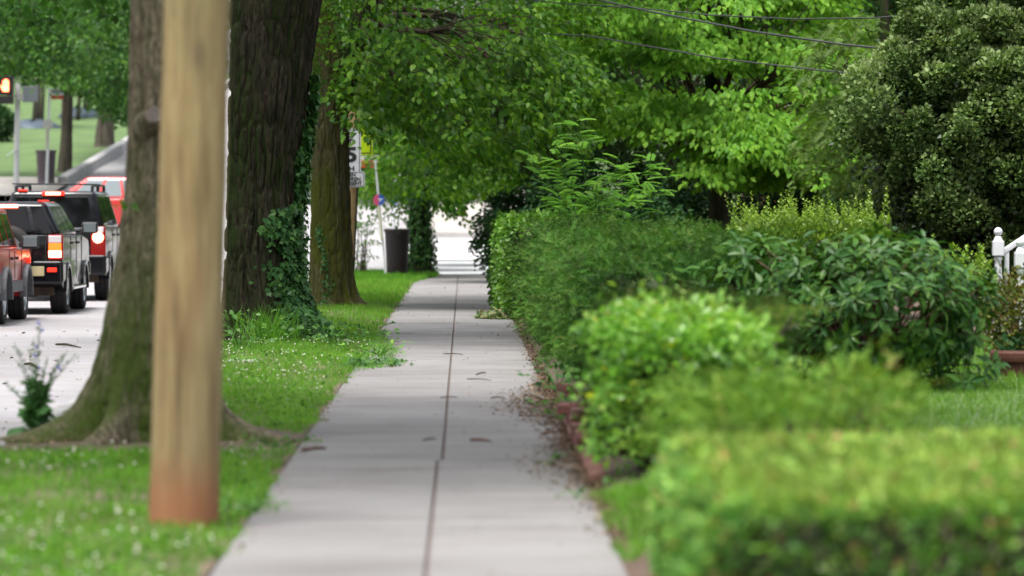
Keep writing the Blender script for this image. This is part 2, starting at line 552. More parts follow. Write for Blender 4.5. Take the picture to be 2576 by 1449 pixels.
brickmat('brick')
simple('post_tan', (.40, .275, .130), .8, var=.2, vscale=7)
simple('mortar', (.22, .20, .18), .95, var=.2, vscale=20)
simple('white_gloss_paint', (.56, .57, .60), .35, var=.04, vscale=12)
simple('house_white', (.62, .60, .62), .6)
simple('house_brick', (.26, .11, .075), .9, var=.3, vscale=3)
simple('roof_shingle', (.07, .065, .065), .9)
simple('sign_white', (.72, .74, .78), .4)
simple('sign_black', (.02, .02, .022), .5)
simple('sign_lime', (.55, .78, .01), .4)
simple('sign_red', (.50, .045, .03), .45)
simple('sign_blue', (.02, .09, .42), .45)
simple('sign_pink', (.50, .06, .16), .45)
simple('sign_cream', (.52, .53, .40), .5)
simple('pole_gray', (.46, .45, .46), .5, var=.06)
simple('pole_white', (.66, .68, .70), .45, var=.05)
simple('signal_gray', (.23, .245, .29), .5)
simple('signal_dark', (.035, .033, .036), .5)
simple('lamp_red', (.8, .05, .02), .4, emit=(1.0, .06, .02), estr=9.0)
simple('hand_red', (.9, .15, .05), .4, emit=(1.0, .10, .04), estr=6.0)
simple('bin_brown', (.022, .016, .018), .5, var=.15)
simple('bin_mauve', (.095, .072, .085), .5, var=.12)
simple('wire_black', (.03, .03, .034), .6)
simple('stone_gray', (.33, .325, .32), .9, var=.2, vscale=3)
simple('blue_tarp', (.045, .065, .085), .6, var=.3, vscale=4)
simple('flower_blue', (.22, .25, .68), .6)
simple('clover_white', (.62, .64, .52), .8)
simple('terracotta', (.075, .022, .013), .8, var=.25, vscale=14)
# vehicles
simple('paint_black', (.005, .005, .007), .22, spec=.25, coat=.35)
simple('paint_red', (.36, .013, .012), .3, spec=.3, coat=.25)
simple('paint_scarlet', (.50, .03, .025), .25, coat=.7)
simple('car_glass', (.004, .004, .005), .04, spec=.28)
simple('car_glass_light', (.16, .19, .20), .05, spec=.7)
simple('trim_gray', (.10, .105, .115), .55)
simple('trim_dark', (.018, .017, .018), .6)
simple('tyre_rubber', (.016, .014, .014), .8, var=.2, vscale=20)
simple('alloy', (.55, .57, .60), .28, metal=.9)
simple('chrome', (.75, .75, .77), .12, metal=1.0)
simple('brake_lamp', (.8, .05, .03), .3, emit=(1.0, .20, .11), estr=4.5)
simple('brake_lamp_dim', (.55, .02, .012), .25, emit=(1.0, .03, .012), estr=.45)
simple('lamp_red_lens', (.13, .003, .003), .15, spec=.6, emit=(1.0, .02, .01), estr=.04)
simple('lamp_amber', (.75, .16, .02), .2, emit=(1.0, .16, .02), estr=.5)
simple('lamp_clear', (.62, .58, .60), .15)
simple('plate_tan', (.42, .36, .20), .4)
simple('underbody', (.045, .028, .018), .9, var=.4, vscale=8)
# ------------------------------------------------------------------ plant helpers
def _t(verts, faces):
    return np.array(verts, dtype=float), np.array(faces, dtype=int)


# leaf outlines: x across, y along the midrib, z out of the blade; length 1
LEAF2 = _t([(0, 0, 0), (.34, .42, .09), (0, 1, -.08), (-.34, .42, .09)], [(0, 1, 2), (0, 2, 3)])
LEAF6 = _t([(0, 0, 0), (.25, .22, .06), (.30, .55, .07), (0, 1, -.12), (-.30, .55, .07), (-.25, .22, .06), (0, .5, 0)],
           [(0, 1, 6), (1, 2, 6), (2, 3, 6), (3, 4, 6), (4, 5, 6), (5, 0, 6)])
ROUND6 = _t([(0, 0, 0), (.33, .2, .07), (.36, .62, .08), (0, 1, -.06), (-.36, .62, .08), (-.33, .2, .07), (0, .5, 0)],
            [(0, 1, 6), (1, 2, 6), (2, 3, 6), (3, 4, 6), (4, 5, 6), (5, 0, 6)])
LANCE6 = _t([(0, 0, 0), (.15, .25, .04), (.17, .55, .02), (0, 1, -.20), (-.17, .55, .02), (-.15, .25, .04), (0, .5, -.03)],
            [(0, 1, 6), (1, 2, 6), (2, 3, 6), (3, 4, 6), (4, 5, 6), (5, 0, 6)])
IVY = _t([(0, .28, 0), (0, .08, .02), (.34, -.02, .05), (.30, .22, .03), (.50, .42, .0), (.22, .52, .03), (0, 1, -.08), (-.22, .52, .03), (-.50, .42, 0),
          (-.30, .22, .03), (-.34, -.02, .05)], [(0, i, i + 1) for i in range(1, 10)] + [(0, 10, 1)])
BLADE = _t([(-.035, 0, 0), (.035, 0, 0), (.03, .55, .06), (-.03, .55, .06), (0, 1, .24)], [(0, 1, 2), (0, 2, 3), (3, 2, 4)])
BLADE1 = _t([(-.05, 0, 0), (.05, 0, 0), (0, 1, .15)], [(0, 1, 2)])


def make_shoot(n, width, nl, rnd=0.15):
    """feathery twig: n pairs of needles on a stem of length 1"""
    V, F = [], []
    for i in range(n):
        y = .08 + .84 * i / max(1, n - 1)
        l = nl * (1 - .55 * (i / n) ** 2)
        for s in (-1, 1):
            b = len(V)
            V += [(0, y - width, 0), (0, y + width, 0), (s * l, y + l * .55, .05 + .04 * ((i * 7) % 3 - 1))]
            F.append((b, b + 1, b + 2) if s > 0 else (b + 1, b, b + 2))
    b = len(V)
    V += [(-width * .6, 0, -.01), (width * .6, 0, -.01), (0, 1.05, 0)]
    F.append((b, b + 1, b + 2))
    return _t(V, F)


YEW = make_shoot(4, .05, .34)
JUN = make_shoot(8, .05, .22)
FERN = make_shoot(9, .055, .34)


def leaves(name, pos, d, n, size, tmpl, mat, parent=None, rnd=None, wid=None, loc=None):
    """one leaf of template tmpl at each pos, midrib along d, facing n"""
    TV, TF = tmpl
    pos = np.asarray(pos, float); K = len(pos)
    d = unit(np.asarray(d, float)); n = np.asarray(n, float)
    n = n - d * (n * d).sum(1, keepdims=True)
    bad = np.linalg.norm(n, axis=1) < 1e-4
    if bad.any():
        n[bad] = unit(np.cross(d[bad], rng.normal(size=(bad.sum(), 3))))
    n = unit(n)
    s = np.cross(d, n)
    size = np.broadcast_to(np.asarray(size, float), (K,))
    w = np.ones(K) if wid is None else wid
    V = pos[:, None, :] + size[:, None, None] * (TV[None, :, 0:1] * w[:, None, None] * s[:, None, :] + TV[None, :, 1:2] * d[:, None, :] + TV[None, :, 2:3] * n[:, None, :])
    F = TF[None, :, :] + (np.arange(K) * len(TV))[:, None, None]
    rnd = rng.random(K) if rnd is None else np.clip(rnd, 0, 1)
    A = np.repeat(rnd, len(TV))
    o = np_mesh(name, V.reshape(-1, 3), F.reshape(-1, TF.shape[1]), MATS[mat], parent, attrs={'rnd': A}, loc=loc)
    if parent is not None: o['kind'] = 'stuff'
    return o


def rn(k, s=1.0):
    return rng.normal(size=(k, 3)) * s


UP = np.array([0, 0, 1.0])


def spray_leaves(C, out, R, n, droop=.35, flat=.10, jit=.45, upn=.8, wide=.36):
    """leaf positions / axes for flat drooping sprays centred at C that point along out"""
    S = len(C)
    idx = np.repeat(np.arange(S), n)
    R = np.broadcast_to(np.asarray(R, float), (S,))[idx][:, None]
    o = unit(out * np.array([1, 1, .25]))[idx]
    side = unit(np.cross(o, UP))
    u = rng.random((S * n, 1)); v = rng.normal(size=(S * n, 1)) * (1.15 - .6 * u)
    p = C[idx] + o * (u - .35) * R + side * v * wide * R + UP * (-droop * R * u ** 2 + flat * R * rng.normal(size=(S * n, 1)))
    dd = o * .7 + side * v * .55 + rn(S * n, jit) - UP * (droop * .7 + .15)
    nn = UP * upn + rn(S * n, .45)
    return p, dd, nn, idx


def in_ellipsoid(k, c, r, shell=.55):
    v = unit(rng.normal(size=(k, 3)))
    q = (shell + (1 - shell) * rng.random((k, 1))) ** 1.0
    return np.asarray(c) + v * q * np.asarray(r), v


def limb_path(a, b, sag=.15, n=6, wob=.08):
    a, b = Vector(a), Vector(b)
    L = (b - a).length
    pts = []
    for i in range(n + 1):
        t = i / n
        p = a.lerp(b, t)
        p.z += sag * L * math.sin(math.pi * t)
        if 0 < i < n:
            p += Vector(rng.normal(size=3)) * wob * L * .3
        pts.append(p)
    return pts


def branches(name, parent, root, targets, r0, mat='twig_bark', rt=.012, mids=6, seg=6, sag=.08):
    """limbs from root to a few mid points, then twigs from these to every target"""
    mb = MB()
    T = np.asarray(targets, float)
    k = min(mids, len(T))
    cen = T[rng.choice(len(T), k, replace=False)].copy()
    for _ in range(4):
        a = np.argmin(((T[:, None] - cen[None]) ** 2).sum(2), 1)
        for j in range(k):
            if (a == j).any(): cen[j] = T[a == j].mean(0)
    root = np.asarray(root, float)
    for j in range(k):
        m = cen[j] * .8 + root * .2
        pts = limb_path(root, m, sag, 6)
        mb.tube(pts, [r0 * (1 - .72 * i / 6) for i in range(7)], seg, cap=False)
        for t in T[a == j]:
            i0 = rng.integers(3, 7)
            tp = limb_path(pts[i0], t, .04, 3)
            mb.tube(tp, [r0 * .22, r0 * .15 + rt * .3, rt, rt * .5], 4, cap=False)
    o = mb.build(name, MATS[mat], parent, smooth=True)
    o['kind'] = 'stuff'
    return o


def trunk_mesh(name, parent, path, seg, zs, mat, depth, fu, fz, flare=0.5, flare_h=.5, roots=(), seed=0, warp=.6, roundish=.06, plates=.5):
    """path rows (z, x, y, r); roots (angle, width, reach, height) buttresses; furrowed bark in the mesh itself"""
    P = np.array(path, float)
    zs = np.asarray(zs, float)
    th = np.linspace(0, 2 * np.pi, seg, endpoint=False)
    cx, cy, r = (np.interp(zs, P[:, 0], P[:, i]) for i in (1, 2, 3))
    # smooth the radius and axis a little
    Z, T = np.meshgrid(zs, th, indexing='ij')
    Rr = np.repeat(r[:, None], seg, 1)
    Rr = Rr * (1 + roundish * (2 * vnoise(np.stack([np.cos(T).ravel() * 1.3 + 5, np.sin(T).ravel() * 1.3, Z.ravel() * .5], 1), seed + 9).reshape(Z.shape) - 1))
    hz = np.maximum(Z, 0)
    Rr = Rr * (1 + flare * np.exp(-hz / flare_h))
    for ang, wid, reach, hh in roots:
        da = np.angle(np.exp(1j * (T - ang)))
        Rr = Rr + reach * np.exp(-(da / wid) ** 2) * np.exp(-hz / hh)
    base = r.mean()
    Q = np.stack([np.cos(T).ravel() * base * fu, np.sin(T).ravel() * base * fu, Z.ravel() * fz], 1)
    wv = fbm(Q * .45 + 11, 2, seed + 3) - .5
    Q2 = Q.copy(); Q2[:, 0] += wv * warp * 2; Q2[:, 1] -= wv * warp * 2
    n1 = vnoise(Q2, seed); n2 = vnoise(Q2 * np.array([2.1, 2.1, 1.7]) + 31, seed + 1); n3 = vnoise(Q * np.array([4.3, 4.3, 6]) + 7, seed + 2)
    # narrow fissures between long plates, with smaller cracks and a rough surface
    h = 1 - .62 * np.exp(-((n1 - .5) / .10) ** 2) - .32 * np.exp(-((n2 - .5) / .09) ** 2) + .16 * (n3 - .5) + .25 * (n1 - .5)
    Rr = Rr + depth * (h.reshape(Z.shape) - .8)
    X = cx[:, None] + Rr * np.cos(T); Y = cy[:, None] + Rr * np.sin(T)
    V = np.stack([X, Y, Z], 2).reshape(-1, 3)
    nz = len(zs)
    I = np.arange((nz - 1) * seg).reshape(nz - 1, seg)
    J = np.roll(I, -1, 1)
    F = np.stack([I, J, J + seg, I + seg], 2).reshape(-1, 4)
    o = np_mesh(name, V, F, MATS[mat], parent, smooth=True)
    return o, (zs, th, X, Y)


def scatter_box(k, x0, x1, y0, y1):
    return np.stack([rng.uniform(x0, x1, k), rng.uniform(y0, y1, k), np.zeros(k)], 1)


def hull_points(k, lo, hi, bumps=.10, bscale=1.3, faces=('x0', 'x1', 'y0', 'y1', 'z1'), depth=.12, round_=.25, seed=0):
    """points in the outer layer of a lumpy box-shaped hedge, with outward normals"""
    lo, hi = np.asarray(lo, float), np.asarray(hi, float)
    s = hi - lo
    area = {'x0': s[1] * s[2], 'x1': s[1] * s[2], 'y0': s[0] * s[2], 'y1': s[0] * s[2], 'z1': s[0] * s[1]}
    w = np.array([area[f] for f in faces]); w = w / w.sum()
    ch = rng.choice(len(faces), k, p=w)
    u = rng.random((k, 3))
    nrm = np.zeros((k, 3))
    for i, f in enumerate(faces):
        m = ch == i; ax = 'xyz'.index(f[0]); e = int(f[1])
        u[m, ax] = e; nrm[m, ax] = 1 if e else -1
    p = lo + u * s
    c = (lo + hi) / 2
    # round the edges
    q = (p - c) / (s / 2)
    e = np.array([4.0, 4.0, 4.0])
    L = (np.abs(q) ** 4).sum(1) ** .25
    p2 = c + (q / np.maximum(L, 1e-6)[:, None]) * (s / 2)
    keep = p[:, 2] > lo[2] + .25 * s[2]
    pr = p * (1 - round_) + p2 * round_
    pr[~keep, 2] = p[~keep, 2]
    nr = unit(nrm + round_ * 1.2 * q * np.array([1, 1, .8]))
    b = (fbm(pr * bscale + seed * 3.7, 3, seed) - .5) * 2 * bumps
    d = rng.random(k) ** 1.6 * depth
    pr = pr + nr * (b - d)[:, None]
    return pr, nr, d / depth


def rows_uniform(*spans):
    """(z0, z1, step) spans joined"""
    z = []
    for a, b, st in spans:
        z += list(np.arange(a, b, st))
    z.append(spans[-1][1])
    return z
# ------------------------------------------------------------------ ground, street, pavements
def sheet(name, xs, ys, zf, mat, kind='structure', parent=None):
    xs, ys = np.asarray(xs, float), np.asarray(ys, float)
    X, Y = np.meshgrid(xs, ys, indexing='ij')
    Z = zf(X, Y)
    V = np.stack([X, Y, Z], 2).reshape(-1, 3)
    nx, ny = len(xs), len(ys)
    I = (np.arange(nx - 1)[:, None] * ny + np.arange(ny - 1)[None, :])
    F = np.stack([I, I + ny, I + ny + 1, I + 1], 2).reshape(-1, 4)
    o = np_mesh(name, V, F, MATS[mat], parent)
    if kind and parent is None: o['kind'] = kind
    return o


XL, XR, XK = -1.05, 0.675, -2.95       # sidewalk edges, kerb line
YEND = 90.3                            # end of the block


def far_h(Y):
    return np.where(Y < 230, slope(Y), slope(230) + (Y - 230) * .015)


sheet('ground', [-900, -300, -100, -40, -15, 0, 15, 40, 100, 300, 900], [-120, -40, 0, 40, 80, 90.3, 95, 105, 130, 170, 230, 320, 500, 900, 1600],
      lambda X, Y: far_h(Y) - .25, 'hill_grass')

# the sidewalk: a dark bed showing in the joints and two columns of cast slabs
side = sheet('sidewalk', [XL - .02, XR + .02], [2, YEND + .3], lambda X, Y: X * 0 - .022, 'joint_dirt')
PITCH, YJ = 2.56, 23.1
_slabm = {}


def slab(x0, x1, y0, y1, key, mat='sidewalk_concrete', parent=side, name='concrete_slab', z=0.0, th=.08, bev=.006):
    if key not in _slabm:
        mb = MB().box((0, 0, -th / 2), (x1 - x0, y1 - y0, th))
        o = mb.build(name, MATS[mat], parent, loc=((x0 + x1) / 2, (y0 + y1) / 2, z), bevel=bev, seg=1)
        dg = bpy.context.evaluated_depsgraph_get()
        me = bpy.data.meshes.new_from_object(o.evaluated_get(dg))
        o.modifiers.clear(); o.data = me
        _slabm[key] = o.data
    else:
        o = bpy.data.objects.new(name, _slabm[key]); COL.objects.link(o)
        o.parent = parent
        o.location = ((x0 + x1) / 2, (y0 + y1) / 2, z)
    o.rotation_euler = (random.uniform(-.0006, .0006), random.uniform(-.0012, .0012), 0)
    return o


for i in range(-6, 27):
    y0 = YJ + i * PITCH
    y1 = min(y0 + PITCH, YEND)
    if y1 - y0 < .5: continue
    xc = -.158 if i < 0 else -.130
    g, ct = .0035, .0075
    full = abs(y1 - y0 - PITCH) < .01
    dz = random.uniform(-.0015, .0015)
    slab(XL, xc - ct, y0 + g, y1 - g, ('sl', i < 0, full), z=dz)
    slab(xc + ct, XR, y0 + g, y1 - g, ('sr', i < 0, full), z=dz + random.uniform(-.001, .001))

# planted verge between kerb and sidewalk
YV = sorted(set(list(np.arange(4, YEND + .01, 2.0)) + [YEND]))
sheet('verge', [XK, -2.6, -2.2, -1.9, -1.5, -1.2, XL - .01], YV,
      lambda X, Y: -.012 + .035 * np.sin((X - XK) / (XL - XK) * np.pi) + .012 * np.sin(Y * .7 + X * 3), 'soil')

# road: concrete slabs on a base, kerb stones
road = sheet('road', [-16, XK - .16], [4, YEND + .2], lambda X, Y: X * 0 - .16, 'joint_dirt')
for j in range(17):
    y0 = 11.2 + j * 4.72
    y1 = min(y0 + 4.72, YEND)
    for li, (x0, x1) in enumerate(((-6.45, XK - .165), (-9.8, -6.45), (-13.1, -9.8))):
        slab(x0 + .006, x1 - .006, y0 + .006, y1 - .006, ('rd', li, abs(y1 - y0 - 4.72) < .01), 'road_concrete', road, 'concrete_slab', z=-.12 + random.uniform(-.003, .003), th=.05, bev=.008)
kerb = sheet('kerb', [XK - .16, XK - .001], [4, YEND], lambda X, Y: X * 0 - .2, 'joint_dirt')
for j in range(29):
    y0 = 6 + j * 2.9
    slab(XK - .155, XK - .004, y0 + .006, y0 + 2.894, 'kb', 'kerb_concrete', kerb, 'kerb_stone', z=.012 + random.uniform(-.006, .006), th=.25, bev=.02)

# crossing street, with its zebra bars, climbing road beyond
cross = sheet('crossing_street', [-90, -40, -13, -6, 0, 6, 40, 90], [YEND + .25, 92, 96, 100, 103], lambda X, Y: slope(Y) + .012, 'crossing_concrete')
_bar = None
for k in range(8):
    y0 = 91.6 + k * 1.42
    e = slope(np.array([y0, y0 + .72])) + .018
    V = np.array([(-1.5, y0, e[0]), (1.2, y0, e[0]), (1.2, y0 + .72, e[1]), (-1.5, y0 + .72, e[1])])
    np_mesh('crosswalk_bar', V, [(0, 1, 2, 3)], MATS['white_paint_marking'], cross)
sheet('uphill_road', [-12.8, -9, -5, -1.6], [103, 110, 120, 140, 170, 230], lambda X, Y: slope(Y) + .012, 'crossing_concrete')
fk = sheet('far_kerb', [-1.6, 4], [102.9, 103.15], lambda X, Y: slope(Y) + .015, 'kerb_concrete')
mb = MB()
for a, b in ((-1.6, 1.4), (1.41, 4.4)):
    k0 = float(slope(103))
    mb = MB().box(((a + b) / 2, 103.1, k0 + .06), (b - a, .16, .17)); mb.build('kerb_stone', MATS['kerb_concrete'], fk, bevel=.015)
far_walk = sheet('far_sidewalk', [-1.6, .5, 3.2], [103.2, 108, 114, 120, 135, 170], lambda X, Y: slope(Y) + .14, 'beige_concrete')
sheet('far_yard', [3.2, 8, 20, 60, 200], [103.2, 110, 120, 140, 180, 230, 300], lambda X, Y: far_h(Y) + .12, 'hill_grass')
# the park corner on the far left
sheet('corner_pavement', [-80, -40, -20, -12.8], [118.5, 122, 127.6], lambda X, Y: slope(Y) + .13, 'beige_concrete')
sheet('park_lawn', list(np.linspace(-120, -13.2, 24)), list(np.linspace(127.6, 240, 30)),
      lambda X, Y: far_h(Y) + .12 + .10 * np.sin(X * .35 + Y * .21) * np.clip((Y - 127.6) / 12, 0, 1), 'hill_grass')
pk = empty('park_kerb', (-13.0, 127, 0), 'thick grey stone kerb climbing beside the park lawn', 'kerb')
for j in range(26):
    y0 = 124.2 + j * 4.0
    a, b = slope(np.array([y0 + .02, y0 + 3.98]))
    MB().hexa([(-13.12, y0 + .02, a - .1), (-12.78, y0 + .02, a - .1), (-12.78, y0 + 3.98, b - .1), (-13.12, y0 + 3.98, b - .1)],
              [(-13.12, y0 + .02, a + .36), (-12.82, y0 + .02, a + .34), (-12.82, y0 + 3.98, b + .34), (-13.12, y0 + 3.98, b + .36)]).build('kerb_stone', MATS['stone_gray'], pk, bevel=.04)

# front yards right of the sidewalk
def yard_h(X, Y):
    base = np.clip((X - .70) / .15, 0, 1) * .07
    bank = .11 * np.clip((Y - 31.2) / .9, 0, 1) * np.clip((X - 3.0) / 1.0, 0, 1)
    return base - .02 + bank


yard = sheet('yard', [XR + .012, .72, .86, 1.1, 1.6, 2.2, 3.0, 3.5, 4.0, 5, 7, 12, 25, 60], [2, 10, 16, 20, 24, 26, 28, 31.2, 31.5, 31.8, 32.1, 34, 38, 46, 60, 75, YEND + .1],
             yard_h, 'bed_soil')
lawn_patch = sheet('front_lawn', list(np.linspace(2.4, 9, 14)), list(np.linspace(24.3, 31.2, 6)) + [31.5, 31.8, 32.1, 33, 34.5, 36, 38, 40], lambda X, Y: yard_h(X, Y) + .006, 'lawn_soil')
sheet('front_walk', [2.6, 9], [23.2, 24.2], lambda X, Y: yard_h(X, Y) + .012, 'sidewalk_concrete')
# ------------------------------------------------------------------ street trees
def px2x(px, Y):
    return at(px, 530, Y).x


def px2z(py, Y):
    return at(1288, py, Y).z


def tpath(Y, rows, y_off=0.0):
    """rows (py, left px, right px) -> (z, x, y, r)"""
    out = []
    for py, l, r in rows:
        z = px2z(py, Y); a, b = px2x(l, Y), px2x(r, Y)
        out.append((z, (a + b) / 2, Y + y_off, (b - a) / 2))
    return sorted(out)


def canopy(parent, c, r, n, per, size, mat, root, R=.8, r0=.16, name='crown', mids=9, shell=.5, zmin=None, tmpl=LEAF2):
    C, v = in_ellipsoid(n, c, r, shell)
    if zmin is not None:
        k = C[:, 2] > zmin
        C, v = C[k], v[k]
    p, d, nn, idx = spray_leaves(C, v + rn(len(C), .2), R, per, droop=.3, flat=.14)
    leaves(name, p, d, nn, size * rng.uniform(.7, 1.25, len(p)), tmpl, mat, parent)
    branches('limbs', parent, root, C, r0, mids=mids)


def crown_px(n, bottom, top, xr, Yr, origin, per, R, power=1.0):
    """spray centres that fill the part of a crown seen between the picture heights top and bottom(px)"""
    bx, by = zip(*bottom)
    C = []
    while len(C) < n:
        x = rng.uniform(*xr); b = np.interp(x, bx, by)
        y = top + (b - top) * rng.random() ** power
        Y = rng.uniform(*Yr)
        C.append(at(x, y, Y))
    C = np.array(C)
    o = C - np.asarray(origin)
    return C, o


# -- grey trunk right behind the near utility pole
t1 = empty('street_tree', (-1.93, 25, 0), 'grey-brown trunk with mossy flared base behind the near wooden pole', 'tree')
t1_path = [(-.15, -2.00, 25, .40), (.03, -2.00, 25, .395), (.10, -2.01, 25, .39), (.28, -2.02, 25, .375), (.54, -2.00, 25, .36), (.93, -1.97, 25, .338), (1.32, -1.945, 25, .300),
           (1.84, -1.92, 25, .278), (2.87, -1.90, 25, .264), (4.5, -1.88, 25, .25), (6.0, -1.86, 25, .20)]
_, _ = trunk_mesh('trunk', t1, t1_path, 190, rows_uniform((-.15, 3.1, .018), (3.1, 6.0, .12)), 'bark_gray', .020, 30, 6, flare=0,
                  roots=[(math.pi * 1.0, .34, .38, .24), (math.pi * 1.03, .16, .46, .07), (math.pi * 1.34, .17, .46, .17), (math.pi * 1.36, .10, .3, .06), (math.pi * 1.63, .15, .38, .13), (-.10, .28, .30, .17), (-.05, .22, .36, .07), (math.pi * .5, .5, .2, .2)], seed=3)
# sawn-off branch
sb = at(376, 312, 24.80); se = at(386, 290, 24.60)
mb = MB(); mb.tube([sb + Vector((.01, .12, -.05)), sb + Vector((0, -.03, -.005)), sb.lerp(se, .6), sb.lerp(se, .93), se], [.115, .100, .076, .068, .060], 22)
stub = mb.build('branch_stub', MATS['bark_gray'], t1, smooth=True)
mb = MB(); mb.tube([se + Vector((0, .006, 0)), se + Vector((.003, -.012, .004))], [.053, .049], 22); mb.build('cut_face', MATS['cut_wood'], stub)
canopy(t1, (-1.9, 24, 8.0), (4.4, 6.0, 2.6), 240, 46, .19, 'canopy_leaf', (-1.86, 25, 5.8), R=1.1)
# drooping leaves of its crown at the upper left
C, o = crown_px(46, [(-60, 25), (150, 12), (250, 16), (300, 60), (345, 30)], -110, (-60, 345), (31, 36), (-1.9, 25, 5), 26, .5)
p, d, nn, _ = spray_leaves(C, o, .45, 26, droop=.5)
leaves('crown', p, d, nn, .085 * rng.uniform(.7, 1.2, len(p)), LEAF6, 'canopy_leaf', t1)
branches('limbs', t1, (-1.88, 25.1, 5.0), C, .05, mids=3, rt=.006)
# small sprout on the trunk
p = np.array([at(312, 515, 24.65), at(322, 522, 24.62), at(300, 523, 24.7), at(347, 522, 24.6), at(350, 528, 24.6)]); k = len(p)
leaves('trunk_sprout', p, rn(k, .4) + np.array([-.5, -.5, .2]), rn(k, .3) + UP * .6 + np.array([0, -.8, 0]), .055, ROUND6, 'weed_leaf', t1)

# -- the dark furrowed trunk with ivy
t2 = empty('street_tree', (-2.3, 45, 0), 'thick dark furrowed trunk with ivy climbing its side', 'tree')
t2_rows = [(905, 500, 868), (850, 545, 822), (825, 553, 800), (800, 560, 782), (750, 564, 765), (700, 566, 755), (450, 573, 752), (250, 578, 776), (100, 581, 796), (0, 583, 813), (-180, 585, 850), (-420, 610, 880)]
t2_path = tpath(45, t2_rows)
_, T2S = trunk_mesh('trunk', t2, t2_path, 320, rows_uniform((-.25, 4.2, .022), (4.2, 6.2, .12)), 'bark_dark', .070, 15, 2.6, flare=0,
                    roots=[(math.pi * 1.55, .25, .22, .18), (-.35, .28, .30, .16), (math.pi * 1.05, .3, .25, .15), (math.pi * .4, .4, .3, .2)], seed=21, warp=.75)
canopy(t2, (-2.0, 45, 9.0), (5.0, 6.0, 3.0), 190, 46, .20, 'canopy_leaf', (-2.1, 45, 6.0), R=1.2, r0=.25, zmin=5.6)

# ivy hugging the trunk's right side
ivy = empty('ivy', tuple(at(760, 850, 44.6)), 'glossy green ivy climbing the right side of the dark trunk', 'ivy')


def t2_surface(z, th):
    zs, tt, X, Y = T2S
    zi = np.clip(np.searchsorted(zs, z), 0, len(zs) - 1)
    ti = (np.round(th / (2 * np.pi) * len(tt)).astype(int)) % len(tt)
    cx = np.interp(z, [r[0] for r in t2_path], [r[1] for r in t2_path])
    p = np.stack([X[zi, ti], Y[zi, ti], z], 1)
    nrm = unit(np.stack([p[:, 0] - cx, p[:, 1] - 45, np.zeros(len(z))], 1))
    return p, nrm


# columns of ivy: (z, centre angle, half width); angle 0 = +x, -90 deg = toward the camera
IV = [(-.05, -28, 44, 1.0), (.25, -32, 44, 1.0), (.55, -30, 38, 1.0), (.75, -28, 34, .75), (1.0, -30, 40, 1.0), (1.3, -36, 42, 1.0), (1.5, -30, 40, .9), (1.62, -12, 22, .8), (1.9, -8, 18, .9), (2.2, -8, 15, .8), (2.5, -5, 12, .7), (2.8, -3, 9, .55), (3.1, 0, 7, .4)]
K = 11500
z = rng.uniform(-.05, 3.1, K)
iv = np.array(IV)
ca, hw, dn = (np.interp(z, iv[:, 0], iv[:, i]) for i in (1, 2, 3))
lump = fbm(np.stack([z * 3.1, rng.random(K) * 0 + 2, z * 0], 1), 2, 5)
off = rng.normal(size=K) * .55
th = np.radians(ca + off * hw * (.6 + .8 * lump))
keep = rng.random(K) < dn * np.clip(1.15 - np.abs(off) * .45, 0, 1)
z, th = z[keep], th[keep]
pat = vnoise(np.stack([np.cos(th) * 5, np.sin(th) * 5, z * 4.2], 1), 77)
kk = pat > .26
z, th = z[kk], th[kk] % (2 * np.pi)
p, nr = t2_surface(z, th)
K = len(p)
p = p + nr * (.02 + .09 * rng.random((K, 1)) ** 1.5)
leaves('ivy_leaves', p, rn(K, .4) - UP * .9 + nr * .35, nr + rn(K, .35) + UP * .35, .062 * rng.uniform(.6, 1.5, K), IVY, 'ivy_leaf', ivy)
# trailing foot of the ivy on the ground
K = 900
q = np.stack([rng.uniform(-2.1, -1.35, K), rng.uniform(43.6, 45.0, K), np.zeros(K)], 1)
hgt = np.clip(.42 - .75 * np.abs(q[:, 0] + 1.85), .02, .4) * rng.random(K)
q[:, 2] = .02 + hgt
kk = q[:, 0] < -1.35 - rng.random(K) * .35
q = q[kk]; K = len(q)
leaves('ivy_foot', q, rn(K, .7) - UP * .3 + np.array([.3, -.3, 0]), rn(K, .4) + UP * .8 + np.array([.2, -.5, 0]), .06 * rng.uniform(.6, 1.4, K), IVY, 'ivy_leaf', ivy)
mb = MB()
for a0 in (-.2, -.45, -.75, .0):
    zz = np.arange(.05, 2.9 if a0 > -.3 else 1.5, .12)
    tt = a0 + .12 * np.sin(zz * 3 + a0 * 9)
    pp, nn_ = t2_surface(zz, tt % (2 * np.pi))
    mb.tube([tuple(a) for a in pp + nn_ * .012], [.012 - .008 * i / len(zz) for i in range(len(zz))], 5)
mb.build('ivy_stem', MATS['twig_bark'], ivy, smooth=True)

# -- mossy trunk third along the verge
t3 = empty('street_tree', (-2.06, 60, 0), 'yellow-mossy trunk standing in front of the school speed sign', 'tree')
t3_rows = [(805, 752, 915), (775, 772, 898), (740, 776, 892), (700, 779, 889), (600, 781, 885), (500, 782, 882), (300, 784, 877), (220, 786, 876), (100, 786, 862), (0, 780, 850), (-250, 770, 835)]
_, T3S = trunk_mesh('trunk', t3, tpath(60, t3_rows), 220, rows_uniform((-.2, 5.0, .027), (5.0, 6.3, .12)), 'bark_mossy', .036, 20, 3.0, flare=0,
                    roots=[(-.25, .22, .26, .16), (math.pi * 1.5, .2, .12, .15), (math.pi, .3, .12, .15), (-.75, .15, .16, .13)], seed=41)
mb = MB()
mb.tube([at(838, 300, 60.1), at(858, 230, 60), at(880, 150, 59.9), at(903, 75, 59.8), at(925, 10, 59.7), at(965, -90, 59.6), at(1030, -220, 59.5)], [.22, .21, .185, .165, .155, .13, .10], 20)
mb.build('limbs', MATS['bark_dark'], t3, smooth=True)
